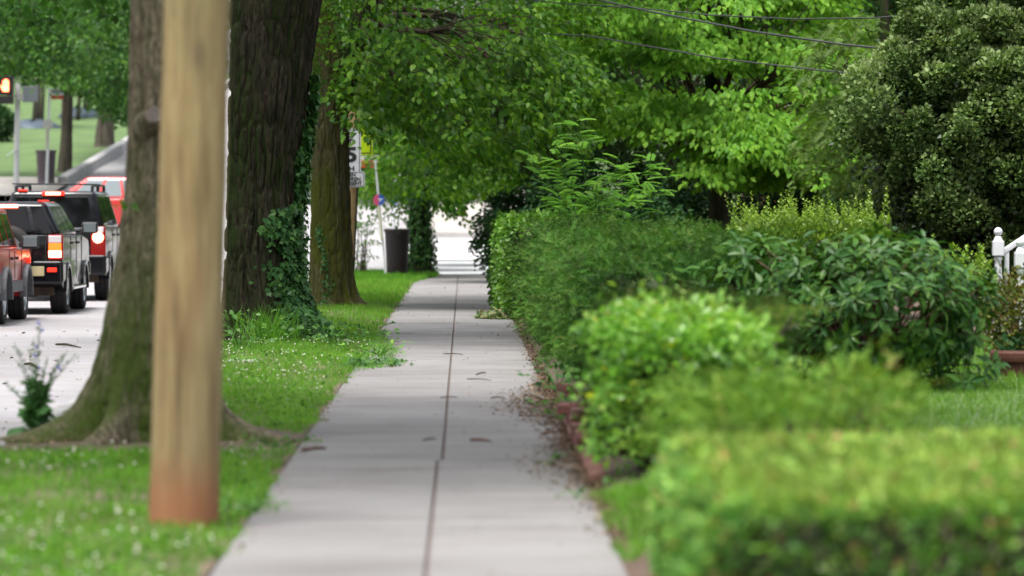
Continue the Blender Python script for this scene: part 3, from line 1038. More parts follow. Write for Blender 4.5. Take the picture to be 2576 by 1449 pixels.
C, o = crown_px(300, [(880, 240), (900, 305), (950, 298), (1000, 300), (1040, 405), (1090, 470), (1130, 420), (1180, 370), (1230, 415), (1300, 405), (1360, 385), (1420, 330), (1480, 200)], -90, (885, 1470), (57, 66), (-1.6, 60, 4.5), 60, .7, .8)
gp = fbm(C * np.array([.9, .7, 1.2]) + 9, 2, 33)
C, o = C[gp > .46], o[gp > .46]
p, d, nn, _ = spray_leaves(C, o + np.array([.6, -.2, 0]), .78, 76, droop=.42, flat=.10)
leaves('crown', p, d - UP * .3, nn + np.array([0, -.3, 0]), .128 * rng.uniform(.65, 1.25, len(p)), LEAF6, 'linden_leaf', t3)
branches('limbs', t3, tuple(at(900, 60, 59.8)), C, .06, mids=12, rt=.007)
# foliage against the trunk
C, o = crown_px(26, [(780, 215), (830, 275), (890, 235)], -40, (775, 900), (58.6, 59.4), (-2.0, 60, 4.5), 40, .6)
p, d, nn, _ = spray_leaves(C, o * .2 + np.array([0, -1, 0]), .34, 40, droop=.5, flat=.16, upn=.5)
leaves('crown', p, d, nn, .088 * rng.uniform(.65, 1.25, len(p)), LEAF6, 'linden_leaf', t3)
canopy(t3, (-1.6, 60.5, 9.0), (4.8, 7.0, 3.2), 150, 46, .20, 'canopy_leaf', (-2.1, 60, 6.0), R=1.2, r0=.2, zmin=7.0)
# few ivy leaves low on its trunk
K = 170
z = rng.uniform(0.05, 1.3, K); th = np.radians(-108 + rng.normal(size=K) * 7 + 12 * np.sin(z * 4))
zs, tt, X, Y = T3S
zi = np.clip(np.searchsorted(zs, z), 0, len(zs) - 1); ti = (np.round(th / (2 * np.pi) * len(tt)).astype(int)) % len(tt)
p = np.stack([X[zi, ti], Y[zi, ti], z], 1); nr = np.stack([np.cos(th), np.sin(th), z * 0], 1)
leaves('ivy_leaves', p + nr * .03, rn(K, .4) - UP * .8, nr + rn(K, .3), .05 * rng.uniform(.6, 1.2, K), IVY, 'ivy_leaf', t3)

# -- ivy-wrapped tree at the end of the verge
t4 = empty('street_tree', (-1.05, 88.5, 0), 'dark slim trunk wrapped in ivy beside the far litter bin', 'tree')
trunk_mesh('trunk', t4, [(-.1, -1.0, 88.5, .30), (.2, -1.0, 88.5, .22), (2, -1.02, 88.5, .19), (5.5, -1.1, 88.5, .16)], 60, rows_uniform((-.1, 5.5, .05)), 'bark_dark', .02, 18, 4, seed=51)
K = 3600
z = rng.uniform(.05, 3.2, K); th = rng.uniform(0, 2 * np.pi, K)
pat = vnoise(np.stack([np.cos(th) * 3, np.sin(th) * 3, z * 1.6], 1), 8)
kk = pat + .25 * (z < 1.3) > .42
z, th = z[kk], th[kk]; K = len(z)
nr = np.stack([np.cos(th), np.sin(th), z * 0], 1)
rr = .20 + .15 * rng.random(K) ** 1.5 + .06 * (z < 1.0)
p = np.array([-1.02, 88.5, 0]) + nr * rr[:, None] + UP * z[:, None]
leaves('ivy_leaves', p, rn(K, .4) - UP * .9 + nr * .3, nr + rn(K, .4) + UP * .3, .085 * rng.uniform(.6, 1.4, K), IVY, 'ivy_leaf', t4)
C, o = crown_px(270, [(900, 420), (940, 420), (980, 460), (1040, 450), (1080, 480), (1130, 490), (1180, 480), (1240, 470), (1300, 430), (1420, 400)], -40, (890, 1420), (84, 95), (-1.0, 88, 4.5), 50, .9, .75)
p, d, nn, _ = spray_leaves(C, o, .95, 52, droop=.4)
leaves('crown', p, d, nn, .16 * rng.uniform(.7, 1.25, len(p)), LEAF2, 'linden_leaf', t4)
branches('limbs', t4, (-1.08, 88.5, 4.4), C, .08, mids=10, rt=.01)
# sagging outer sprays over the crossing
C, o = crown_px(26, [(900, 480), (1000, 500), (1090, 525), (1180, 515)], 440, (905, 1185), (86, 91), (-1.0, 88, 4.5), 50, .6)
p, d, nn, _ = spray_leaves(C, o, .6, 34, droop=.9)
leaves('crown', p, d, nn, .11 * rng.uniform(.7, 1.25, len(p)), LEAF2, 'linden_leaf', t4)

t5 = empty('street_tree', (.6, 121, float(slope(121))), 'leafy tree on the far side of the crossing above the pale pavement', 'tree')
z5 = float(slope(121))
trunk_mesh('trunk', t5, [(z5 - .2, 3.4, 121, .3), (z5 + 1, 3.4, 121, .24), (z5 + 5, 3.2, 121, .14)], 30, rows_uniform((z5 - .2, z5 + 5, .12)), 'bark_park', .015, 16, 4, seed=57)
C, o = crown_px(220, [(820, 490), (880, 505), (960, 500), (1040, 505), (1120, 508), (1200, 500), (1280, 480)], 60, (800, 1290), (115, 127), (1.5, 121, 6), 50, 1.2, .7)
p, d, nn, _ = spray_leaves(C, o + np.array([0, -2, 0]), 1.4, 62, droop=.4)
leaves('crown', p, d, nn, .24 * rng.uniform(.7, 1.25, len(p)), LEAF2, 'park_leaf', t5)
branches('limbs', t5, (3.2, 121, z5 + 4), C, .1, mids=10, rt=.012)

# ------------------------------------------------------------------ garden trees on the right
b1 = empty('dogwood_tree', (4.4, 67, 0), 'bright yellow-green layered tree behind the overhead wires', 'tree')
trunk_mesh('trunk', b1, [(-.1, 4.4, 67, .24), (1.5, 4.45, 67, .17), (4.5, 4.3, 67, .12)], 40, rows_uniform((-.1, 4.5, .08)), 'bark_dark', .012, 18, 4, seed=61)
C, o = crown_px(330, [(1430, 290), (1500, 290), (1560, 330), (1640, 320), (1700, 370), (1740, 390), (1800, 340), (1880, 400), (1960, 420), (2040, 380), (2090, 330), (2140, 230)], -130, (1430, 2130), (63, 70), (4.4, 67, 2.2), 80, .9, .9)
# tiers with dark gaps between them
tier = np.sin(C[:, 2] * 5.2 + C[:, 0] * .9 + np.sin(C[:, 1] * 1.3) * .8)
gp = fbm(C * np.array([.6, .6, .8]) + 4, 2, 12)
kk = (tier > -.45) & (gp > .40)
C, o = C[kk], o[kk]
Cx = np.array([at(random.uniform(1790, 2070), random.uniform(280, 415), random.uniform(62.6, 64.5)) for _ in range(42)])
C = np.concatenate([C, Cx]); o = np.concatenate([o, Cx - np.array([4.4, 67, 2.2])])
p, d, nn, _ = spray_leaves(C, o + np.array([0, -1.4, 0]), .95, 130, droop=.42, flat=.045, wide=.44, jit=.3)
leaves('crown', p, d - UP * .6, nn + np.array([0, -.35, 0]), .132 * rng.uniform(.65, 1.25, len(p)), LEAF6, 'dogwood_leaf', b1)
branches('limbs', b1, (4.35, 67, 2.4), C, .075, mids=14, rt=.008)
canopy(b1, (4.6, 67, 6.6), (3.2, 3.0, 1.8), 90, 40, .14, 'dogwood_leaf', (4.3, 67, 4.2), R=.9, r0=.08, mids=7)

b3 = empty('feathery_tree', (6.6, 57.5, 0), 'soft light-green feathery conifer between the bright tree and the rounded evergreen', 'tree')
trunk_mesh('trunk', b3, [(-.1, 6.3, 57.5, .16), (2, 6.3, 57.5, .12), (5.2, 6.3, 57.5, .05)], 28, rows_uniform((-.1, 5.2, .12)), 'bark_dark', .01, 18, 4, seed=63)
C, o = crown_px(150, [(2040, 420), (2100, 470), (2160, 480), (2220, 500), (2320, 420), (2400, 300)], 40, (2040, 2420), (56, 59), (6.5, 57.5, 2.5), 60, .6)
p, d, nn, _ = spray_leaves(C, o + np.array([-.4, -.8, 0]), .55, 26, droop=.55, flat=.12)
leaves('crown', p, d, nn, .16 * rng.uniform(.6, 1.3, len(p)), FERN, 'feathery_leaf', b3)
branches('limbs', b3, (6.3, 57.5, 2.5), C, .04, mids=12, rt=.006)

h1 = empty('evergreen_tree', (6.5, 47.5, 0), 'large rounded dark evergreen with pale leaf tips at the right edge', 'tree')
trunk_mesh('trunk', h1, [(-.1, 6.5, 47.6, .22), (1.5, 6.5, 47.6, .17), (4.0, 6.5, 47.6, .08)], 36, rows_uniform((-.1, 4.0, .1)), 'bark_dark', .012, 18, 4, seed=65)
HC = [((6.5, 47.5, 2.55), (1.55, 1.3, 1.25)), ((6.9, 47.5, 3.6), (1.35, 1.2, 1.1)), ((5.55, 47.4, 2.75), (.75, .8, .65)), ((7.4, 47.3, 2.6), (1.6, 1.4, 1.7)), ((6.4, 47.6, 1.45), (1.35, 1.1, .95)), ((5.85, 47.4, 3.3), (.55, .6, .45)), ((7.2, 47.6, 4.4), (1.2, 1.1, .8)), ((6.3, 47.3, 3.85), (.5, .5, .4))]
PP, NN = [], []
for c, r in HC:
    area = r[0] * r[1] + r[0] * r[2] + r[1] * r[2]
    k = int(30 * area / 1.2)
    v = unit(rng.normal(size=(k, 3)))
    PP.append(np.array(c) + v * np.array(r) * rng.uniform(.80, 1.12, (k, 1))); NN.append(v)
C, V_ = np.concatenate(PP), np.concatenate(NN)
kk = (C[:, 1] < 48.0); C, V_ = C[kk], V_[kk]
# tuft clusters: each is a lump of short leafy shoots
per = 205
idx = np.repeat(np.arange(len(C)), per)
lv = unit(rng.normal(size=(len(idx), 3)) + V_[idx] * .7 + UP * .25)
rr = rng.uniform(.3, 1.0, (len(idx), 1)) ** .55
lsc = rng.uniform(.7, 1.25, len(C))[idx][:, None]
tuft = .82 + .36 * vnoise(lv * 3.2 + idx[:, None] * 7.1, 3)[:, None]
p = C[idx] + lv * rr * lsc * tuft * np.array([.23, .23, .21])
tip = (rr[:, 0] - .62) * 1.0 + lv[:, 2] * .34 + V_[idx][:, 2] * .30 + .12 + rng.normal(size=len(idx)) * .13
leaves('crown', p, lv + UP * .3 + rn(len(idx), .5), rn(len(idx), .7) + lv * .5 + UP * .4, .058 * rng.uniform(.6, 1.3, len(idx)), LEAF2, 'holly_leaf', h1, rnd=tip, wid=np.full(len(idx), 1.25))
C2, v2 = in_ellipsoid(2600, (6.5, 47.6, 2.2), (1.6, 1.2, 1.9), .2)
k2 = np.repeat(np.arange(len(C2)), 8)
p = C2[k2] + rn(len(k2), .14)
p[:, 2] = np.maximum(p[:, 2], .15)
leaves('crown', p, rn(len(k2)), rn(len(k2)), .085, LEAF2, 'holly_shade_leaf', h1)
branches('limbs', h1, (6.5, 47.6, .9), C[rng.choice(len(C), 60, replace=False)], .06, mids=10, rt=.008)

# darker trees standing further back
BG = [(1.6, 80, 4.4, 2.6, 2.6, 'deep green leafy tree behind the locust sapling'), (4.6, 84, 5.0, 3.0, 3.4, 'dark green tree filling the gap behind the bright layered tree'),
      (9.6, 72, 4.8, 2.6, 3.2, 'dark tree rising behind the rounded evergreen'), (7.2, 76, 5.6, 2.3, 2.2, 'tall dark tree above the hidden brick house'),
      (12.5, 80, 5, 3.2, 3.4, 'shadowy tree at the far right behind the evergreen')]
for i, (x, Y, zc, rx, rz, lab) in enumerate(BG):
    t = empty('garden_tree', (x, Y, 0), lab, 'tree', 'darker garden trees in the background')
    trunk_mesh('trunk', t, [(-.1, x, Y, .26), (1.5, x + .05, Y, .19), (zc + 1, x, Y, .1)], 30, rows_uniform((-.1, zc + 1, .1)), 'bark_dark', .012, 18, 4, seed=70 + i)
    C, v = in_ellipsoid(230, (x, Y, zc), (rx, rx, rz), .45)
    C[:, 2] = np.maximum(C[:, 2], .8)
    p, d, nn, _ = spray_leaves(C, v + np.array([0, -.6, 0]), .9, 62, droop=.4, flat=.12)
    leaves('crown', p, d, nn, .15 * rng.uniform(.7, 1.25, len(p)), LEAF2, 'background_leaf', t)
    branches('limbs', t, (x, Y, zc * .45), C, .07, mids=9, rt=.01)

# ------------------------------------------------------------------ park trees on the far left
PT = [(163, 440, 131, 30, 10, -2, 'slim leaning trunk on the park lawn behind the litter bin'), (262, 380, 145.7, 42, 16, 2, 'stout flared park tree beside the climbing stone kerb')]
for i, (px, py, Y, w, fl, lean, lab) in enumerate(PT):
    b = at(px, py, Y); m = Y / FPX
    t = empty('park_tree', tuple(b), lab, 'tree', 'trees on the park lawn')
    trunk_mesh('trunk', t, [(b.z - .3, b.x, Y, w * m * .62 + fl * m), (b.z + .25, b.x, Y, w * m * .62), (b.z + 1.2, b.x + 4 * m, Y, w * m * .5), (b.z + 4.2, b.x + (lean + 12) * m, Y, w * m * .42), (b.z + 7, b.x + 12 * m, Y, w * m * .3)],
               48, rows_uniform((b.z - .3, b.z + 7, .07)), 'bark_park', .018, 14, 3, seed=80 + i)
    if i == 0:
        C, o = crown_px(190, [(-80, 170), (0, 150), (60, 140), (105, 160), (150, 168), (200, 170), (240, 180)], -150, (-90, 245), (106, 130), (b.x, Y, b.z + 5), 60, 1.0, .8)
    else:
        C, o = crown_px(150, [(190, 190), (230, 215), (265, 250), (300, 272), (345, 265), (420, 240)], -150, (190, 420), (120, 146), (b.x, Y, b.z + 5), 60, 1.0, .8)
    p, d, nn, _ = spray_leaves(C, o + np.array([0, -3, 0]), 1.35, 120, droop=.5, flat=.07)
    leaves('crown', p, d - UP * .4, nn + np.array([0, -.3, 0]), .185 * rng.uniform(.65, 1.2, len(p)), LEAF2, 'park_leaf', t)
    branches('limbs', t, (b.x + 8 * m, Y, b.z + 4), C, .1, mids=9, rt=.012)
# thin saplings and covered mounds higher on the slope
SAP = [(84, 318, 160, 'thin sapling rising from the blue-grey mound in the park'), (92, 316, 161, 'thin pale sapling beside the blue-grey mound in the park'), (103, 312, 162, 'rightmost thin sapling by the blue-grey mound'),
       (212, 285, 172, 'thin sapling seen between the two park trunks'), (222, 284, 174, 'second thin sapling between the two park trunks'), (196, 290, 170, 'slender sapling close behind the leaning park trunk')]
for i, (px, py, Y, lab) in enumerate(SAP):
    b = at(px, py, Y); b.z = float(slope(Y)) + .1
    t = empty('sapling', tuple(b), lab, 'sapling', 'thin saplings on the park slope')
    mb = MB(); mb.tube([b + Vector((0, 0, -.1)), b + Vector((.1, 0, 1.5)), b + Vector((random.uniform(-.3, .3), 0, 4))], [.10, .08, .05], 8); mb.build('trunk', MATS['bark_park'], t, smooth=True)
    C, v = in_ellipsoid(20, (b.x, Y, b.z + 4.4), (1.3, 1.3, 1.2), .3)
    p, d, nn, _ = spray_leaves(C, v, .8, 30)
    leaves('crown', p, d, nn, .2, LEAF2, 'park_leaf', t)
for i, (px, py, Y, sx, sz, lab) in enumerate([(80, 322, 160, 1.1, .45, 'low blue-grey covered mound at the foot of thin park saplings'), (195, 292, 172, .9, .42, 'small blue-grey covered mound further up the park slope')]):
    b = at(px, py, Y); b.z = float(slope(Y)) + .1
    K = 18
    V, F = [], []
    for a in range(7):
        for c in range(K):
            ph = a / 6 * math.pi / 2; t = c / K * 2 * math.pi
            r = math.cos(ph) * (1 + .18 * math.sin(3 * t + i) + .1 * math.sin(7 * t))
            V.append((b.x + sx * r * math.cos(t), Y + .8 * r * math.sin(t), b.z - .05 + sz * math.sin(ph) * (1 + .15 * math.sin(2 * t + 1))))
    F = [(a * K + c, a * K + (c + 1) % K, (a + 1) * K + (c + 1) % K, (a + 1) * K + c) for a in range(6) for c in range(K)]
    o = np_mesh('covered_mound', V, F, MATS['blue_tarp'], smooth=True)
    tag(o, lab, 'mound', 'covered mounds in the park')
b = at(5, 350, 150); b.z = float(slope(150)) + .1
t = empty('park_shrub', tuple(b), 'dark rounded shrub at the left edge of the park lawn', 'shrub')
C, v = in_ellipsoid(1500, (b.x - .2, 150, b.z + .7), (.75, .7, .75), .5)
leaves('foliage', C, v + rn(1500, .6), v + rn(1500, .6), .16, LEAF2, 'evergreen_leaf', t)
mb = MB(); mb.tube([b + Vector((-.2, 0, -.1)), b + Vector((-.2, 0, .8))], [.08, .05], 6); mb.build('stem', MATS['twig_bark'], t)

# far woods that read as one mass
K = 30000
xs = np.concatenate([rng.uniform(-75, -6, K // 2), rng.uniform(3, 45, K - K // 2)])
ys = np.where(xs < 0, rng.uniform(205, 240, K), rng.uniform(104, 128, K))
top = np.where(xs < 0, 17, 14) + 4 * fbm(np.stack([xs * .12, ys * .05, xs * 0], 1), 3, 4)
zz = far_h(ys) + rng.random(K) ** .8 * top
leaves('far_woods', np.stack([xs, ys, zz], 1), rn(K), rn(K) + UP * .5, np.where(xs < 0, .85, .55) * rng.uniform(.6, 1.2, K), LEAF2, 'far_wood_leaf')
tag(bpy.data.objects['far_woods'], 'dense green woods closing the view beyond the climbing road', 'woods', kind='stuff')

# added unseen trees and leaf bands: they shade the street and darken reflections
PL = [(-2.2, -8, 8, 5), (-2.2, -24, 8, 5), (6, -22, 8, 5), (-12, 8, 8.5, 6), (-11.5, 24, 8.8, 6.5), (-11.5, 38, 9, 6.5), (-13, 52, 9, 6.5), (-9, -14, 8.5, 6), (-7, 0, 9, 5), (-16.5, -10, 8, 5), (-10, -34, 8, 6), (0, -40, 8, 6), (9, -38, 8, 6)]
PP, mbt = [], MB()
for x, y, z, r in PL:
    C, v = in_ellipsoid(1500, (x, y, z), (r, r, 3.6), .45)
    PP.append(C)
    mbt.tube([(x, y, -.2), (x, y, 2), (x + .2, y, 5), (x, y, 8)], [.42, .30, .26, .12], 10)
PP.append(np.stack([rng.uniform(-40, 40, 9000), rng.uniform(-62, -48, 9000), rng.uniform(0, 9, 9000)], 1))
PP.append(np.stack([rng.uniform(-26, -19, 9000), rng.uniform(-48, 80, 9000), rng.uniform(0, 7, 9000)], 1))
P_ = np.concatenate(PP); K = len(P_)
sc = leaves('shade_canopy', P_, rn(K), rn(K, .5) + UP, .5 * rng.uniform(.7, 1.2, K), LEAF2, 'canopy_leaf')
tag(sc, 'unseen leafy canopy added around and behind the viewer to shade the street', 'canopy', kind='stuff')
mbt.build('trunks', MATS['bark_dark'], sc, smooth=True)['kind'] = 'stuff'
# ------------------------------------------------------------------ hedges and shrubs along the right of the sidewalk
def shrub_stems(parent, base, tops, r=.018, mat='twig_bark', name='stems'):
    mb = MB()
    for t in tops:
        b = Vector(base) + Vector((random.uniform(-.12, .12), random.uniform(-.12, .12), 0))
        mb.tube(limb_path(b, t, .08, 4, .1), [r, r * .8, r * .6, r * .45, r * .25], 5, cap=False)
    o = mb.build(name, MATS[mat], parent, smooth=True)
    o['kind'] = 'stuff'
    return o


def hedge(name, label, lo, hi, n, tmpl, mat, size, bumps=.1, bscale=1.4, depth=.16, faces=('x0', 'x1', 'y0', 'z1'), up=.45, core=.17, seed=0, jit=.55, cat='hedge', round_=.3, rndf=None, nw=1.0):
    lo, hi = Vector(lo), Vector(hi)
    h = empty(name, ((lo.x + hi.x) / 2, (lo.y + hi.y) / 2, lo.z), label, cat)
    p, nr, dep = hull_points(n, lo, hi, bumps, bscale, faces, depth, round_, seed)
    r = None if rndf is None else rndf(p, nr, dep)
    leaves('foliage', p, nr * nw + UP * up + rn(n, jit), rn(n, .5) + nr * .35 + UP * .5, size * rng.uniform(.6, 1.35, n), tmpl, mat, h, rnd=r)
    # dense inner twigs and foliage, its dark colour standing in for interior shade
    s = Vector((core, core, 0))
    a, b = lo + s, hi - s - Vector((0, 0, core))
    m = int(n * .22)
    q = np.stack([rng.uniform(a.x, b.x, m), rng.uniform(a.y, b.y, m), rng.uniform(lo.z + .03, b.z, m)], 1)
    leaves('inner_foliage', q, rn(m), rn(m), size * 1.8, LEAF2, 'hedge_shade_leaf', h)
    tops = [(random.uniform(a.x, b.x), random.uniform(a.y, b.y), b.z) for _ in range(max(12, int((hi.y - lo.y) * 5)))]
    mb = MB()
    for t in tops:
        bs = Vector((t[0] * .7 + (a.x + b.x) / 2 * .3, t[1] + random.uniform(-.2, .2), lo.z - .03))
        mb.tube(limb_path(bs, t, .02, 4, .12), [.022, .018, .014, .01, .006], 5, cap=False)
    mb.build('stems', MATS['twig_bark'], h, smooth=True)['kind'] = 'stuff'
    return h


leafmat('hedge_shade_leaf', [(.014, .034, .008), (.030, .050, .012), (.050, .040, .018)], trans=.15, rough=.7)  # dark leaf colour that imitates the shade within hedges and shrubs

# clipped low hedge nearest the camera
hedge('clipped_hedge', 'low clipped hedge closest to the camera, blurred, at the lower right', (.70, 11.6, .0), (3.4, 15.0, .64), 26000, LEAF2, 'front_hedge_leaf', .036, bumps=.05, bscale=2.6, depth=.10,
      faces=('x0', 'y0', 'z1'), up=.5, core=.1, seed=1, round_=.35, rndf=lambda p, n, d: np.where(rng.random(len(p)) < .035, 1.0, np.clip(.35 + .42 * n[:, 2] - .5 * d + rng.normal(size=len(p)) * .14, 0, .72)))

# bright privet over the brick edging
pv = empty('privet_bush', (1.15, 21.5, .05), 'bright lime-green privet bush leaning over the brick edging', 'shrub')
C, v = in_ellipsoid(430, (1.20, 21.3, .78), (.52, .95, .17), .5)
C[:, 2] += .05 * (fbm(C * 3.1, 2, 6) - .5) * 2
Cs, vs_ = in_ellipsoid(170, (1.18, 21.2, .55), (.47, .75, .32), .8)
C, v = np.concatenate([C, Cs]), np.concatenate([v, vs_])
more = np.stack([rng.uniform(.70, .95, 40), rng.uniform(20.6, 21.5, 40), rng.uniform(.12, .5, 40)], 1)
C = np.concatenate([C, more]); v = np.concatenate([v, unit(rn(40) + np.array([-.8, -.8, .2]))])
tilt = (C[:, 0] - 1.18) * -.12
C[:, 2] += tilt
per = 11
idx = np.repeat(np.arange(len(C)), per)
p = C[idx] + rn(len(idx), .05)
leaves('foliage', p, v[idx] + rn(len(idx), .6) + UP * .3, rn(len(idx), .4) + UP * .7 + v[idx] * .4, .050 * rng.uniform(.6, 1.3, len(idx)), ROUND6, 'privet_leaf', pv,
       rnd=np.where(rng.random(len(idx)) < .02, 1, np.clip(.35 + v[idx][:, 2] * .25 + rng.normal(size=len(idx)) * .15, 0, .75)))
C3, v3 = in_ellipsoid(3000, (1.2, 21.3, .48), (.44, .65, .36), .1)
C3[:, 2] = np.maximum(C3[:, 2], .08)
leaves('inner_foliage', C3, rn(3000), rn(3000), .045, LEAF2, 'hedge_shade_leaf', pv)
shrub_stems(pv, (1.1, 21.5, .02), C[rng.choice(len(C), 36, replace=False)], .014)

# long yew hedge
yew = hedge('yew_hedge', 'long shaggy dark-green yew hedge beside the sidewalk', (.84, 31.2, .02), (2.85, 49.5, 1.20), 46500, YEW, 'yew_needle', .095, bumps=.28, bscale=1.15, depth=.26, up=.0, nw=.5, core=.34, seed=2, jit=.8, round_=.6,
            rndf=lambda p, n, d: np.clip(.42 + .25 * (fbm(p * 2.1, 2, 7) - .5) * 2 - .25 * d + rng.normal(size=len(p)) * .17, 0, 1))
# loose sprays sticking out of the yew
Cp, nr_, _ = hull_points(620, (.84, 31.2, .25), (2.85, 49.5, 1.20), .28, 1.15, ('x0', 'y0', 'z1'), .02, .6, 2)
p, d, nn, _ = spray_leaves(Cp + nr_ * .06, nr_ + rn(len(Cp), .35) + UP * .2, .34, 19, droop=.2, flat=.10)
leaves('foliage', p, d + UP * .1, nn, .075 * rng.uniform(.6, 1.3, len(p)), YEW, 'yew_needle', yew, rnd=np.clip(.6 + rng.normal(size=len(p)) * .16, 0, 1))
# second yew tuft right behind the privet
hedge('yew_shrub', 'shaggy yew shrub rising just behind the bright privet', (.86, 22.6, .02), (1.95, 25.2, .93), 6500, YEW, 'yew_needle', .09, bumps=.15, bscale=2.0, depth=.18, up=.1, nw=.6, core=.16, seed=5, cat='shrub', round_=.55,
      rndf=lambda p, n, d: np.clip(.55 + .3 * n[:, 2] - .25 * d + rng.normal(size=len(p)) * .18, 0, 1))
# dead twig poking out
mb = MB(); a = at(1950, 870, 22.4); b = at(1992, 790, 22.2)
mb.tube([a + Vector((0, .1, -.3)), a, a.lerp(b, .6) + Vector((.01, 0, .01)), b], [.012, .010, .008, .005], 6)
mb.tube([a.lerp(b, .45), at(2010, 815, 22.3)], [.006, .003], 5)
tag(mb.build('dead_branch', MATS['cut_wood'], smooth=True), 'bare grey branch sticking out of the yew shrub above the privet', 'branch')
C, o = crown_px(14, [(1900, 830), (2000, 810), (2060, 850)], 770, (1900, 2060), (21.8, 22.8), (1.9, 22.4, .7), 20, .15)
p, d, nn, _ = spray_leaves(C, o, .14, 22, droop=.2)
leaves('foliage', p, d, nn, .05, YEW, 'juniper_needle', bpy.data.objects['yew_shrub'])

# spreading juniper between the privet and the clipped hedge
jn = empty('juniper', (1.55, 17.2, .05), 'spreading yellow-green juniper behind the clipped hedge', 'shrub')
C, o = crown_px(150, [(1690, 1070), (1760, 1110), (2000, 1110), (2240, 1110), (2270, 1080)], 930, (1690, 2260), (15.6, 19.0), (1.5, 17.2, .1), 30, .3)
topl = np.interp(C[:, 0], [.9, 1.1, 1.35, 1.6, 1.75, 1.95], [.55, .66, .70, .74, .82, .60])
C[:, 2] = np.minimum(C[:, 2] + .03, topl)
p, d, nn, _ = spray_leaves(C, o * np.array([1, 1, .6]) + UP * .1, .30, 26, droop=.12, flat=.14, wide=.3)
brown = (np.linalg.norm(p - np.array([1.80, 17.2, .74]), axis=1) < .17) | (rng.random(len(p)) < .03)
leaves('foliage', p, d + UP * .35, nn, .07 * rng.uniform(.6, 1.3, len(p)), JUN, 'juniper_needle', jn, rnd=np.where(brown, rng.uniform(.8, 1, len(p)), rng.uniform(0, .62, len(p))))
K = 2600
q = np.stack([rng.uniform(.95, 2.0, K), rng.uniform(15.8, 18.8, K), rng.uniform(.05, .5, K)], 1)
leaves('inner_foliage', q, rn(K), rn(K), .07, LEAF2, 'hedge_shade_leaf', jn)
shrub_stems(jn, (1.5, 17.2, .02), C[rng.choice(len(C), 40, replace=False)], .016)

# big-leaved dark shrub
lr = empty('laurel_shrub', (3.25, 31.0, .05), 'dark glossy long-leaved shrub in front of the front lawn', 'shrub')
C, v = in_ellipsoid(430, (3.30, 31.0, .70), (1.02, .9, .60), .60)
kk = (C[:, 2] > .16) & (C[:, 1] < 31.7); C, v = C[kk], v[kk]
Ca, va = in_ellipsoid(120, (2.45, 31.6, .78), (.55, .6, .48), .6)
lowr = np.stack([rng.uniform(3.55, 4.15, 14), rng.uniform(30.4, 31, 14), rng.uniform(.18, .34, 14)], 1)
C = np.concatenate([C, Ca, lowr]) + rn(len(C) + len(Ca) + len(lowr), .07); C[:, 2] = np.maximum(C[:, 2], .14); v = np.concatenate([v, va, np.tile(np.array([[.8, -.6, -.3]]), (14, 1))])
# whorls of long leaves at shoot tips
per = 9
idx = np.repeat(np.arange(len(C)), per)
ang = np.tile(np.arange(per) * 2.4, len(C)) + np.repeat(rng.random(len(C)) * 6, per)
ax = unit(v * np.array([1, 1, .8]) + UP * .55 + rn(len(C), .25))[idx]
e1 = unit(np.cross(ax, np.array([.3, .9, .2]))); e2 = np.cross(ax, e1)
rd = e1 * np.cos(ang)[:, None] + e2 * np.sin(ang)[:, None]
lift = np.tile(np.linspace(-.35, .6, per), len(C))[:, None]
p = C[idx] + ax * (lift * .10) + rd * .012
ld = rd + ax * (.25 + .5 * lift) - UP * .25 + rn(len(idx), .12)
lnn = ax + rd * .1 + rn(len(idx), .15)
lsz = .135 * rng.uniform(.65, 1.2, len(idx))
# the 300 leaves nearest the viewer are single pieces, the rest one mass
near = np.argsort(p[:, 1] - .25 * p[:, 2] - 2.5 * lsz)[:300]
rest = np.setdiff1d(np.arange(len(p)), near)
leaves('foliage', p[rest], ld[rest], lnn[rest], lsz[rest], LANCE6, 'laurel_leaf', lr)
leaf_me = []
for q in range(5):
    me = bpy.data.meshes.new('leaf'); me.from_pydata([tuple(a) for a in LANCE6[0]], [], [tuple(int(i) for i in f) for f in LANCE6[1]])
    at_r = me.attributes.new('rnd', 'FLOAT', 'POINT'); at_r.data.foreach_set('value', np.full(len(me.vertices), q / 4, dtype=np.float32))
    me.materials.append(MATS['laurel_leaf']); leaf_me.append(me)
dN = unit(ld); nN = unit(lnn - dN * (lnn * dN).sum(1, keepdims=True)); sN = np.cross(dN, nN)
for i in near:
    o = bpy.data.objects.new('leaf', leaf_me[int(rng.integers(0, 5))]); COL.objects.link(o); o.parent = lr
    z_ = float(lsz[i]); B = np.eye(4); B[:3, 0] = sN[i] * z_; B[:3, 1] = dN[i] * z_; B[:3, 2] = nN[i] * z_; B[:3, 3] = p[i] - np.array(lr.location)
    o.matrix_local = Matrix(B.tolist())
shrub_stems(lr, (3.25, 31.0, .02), C[rng.choice(len(C), 190, replace=False)], .013, 'stem_red_brown')

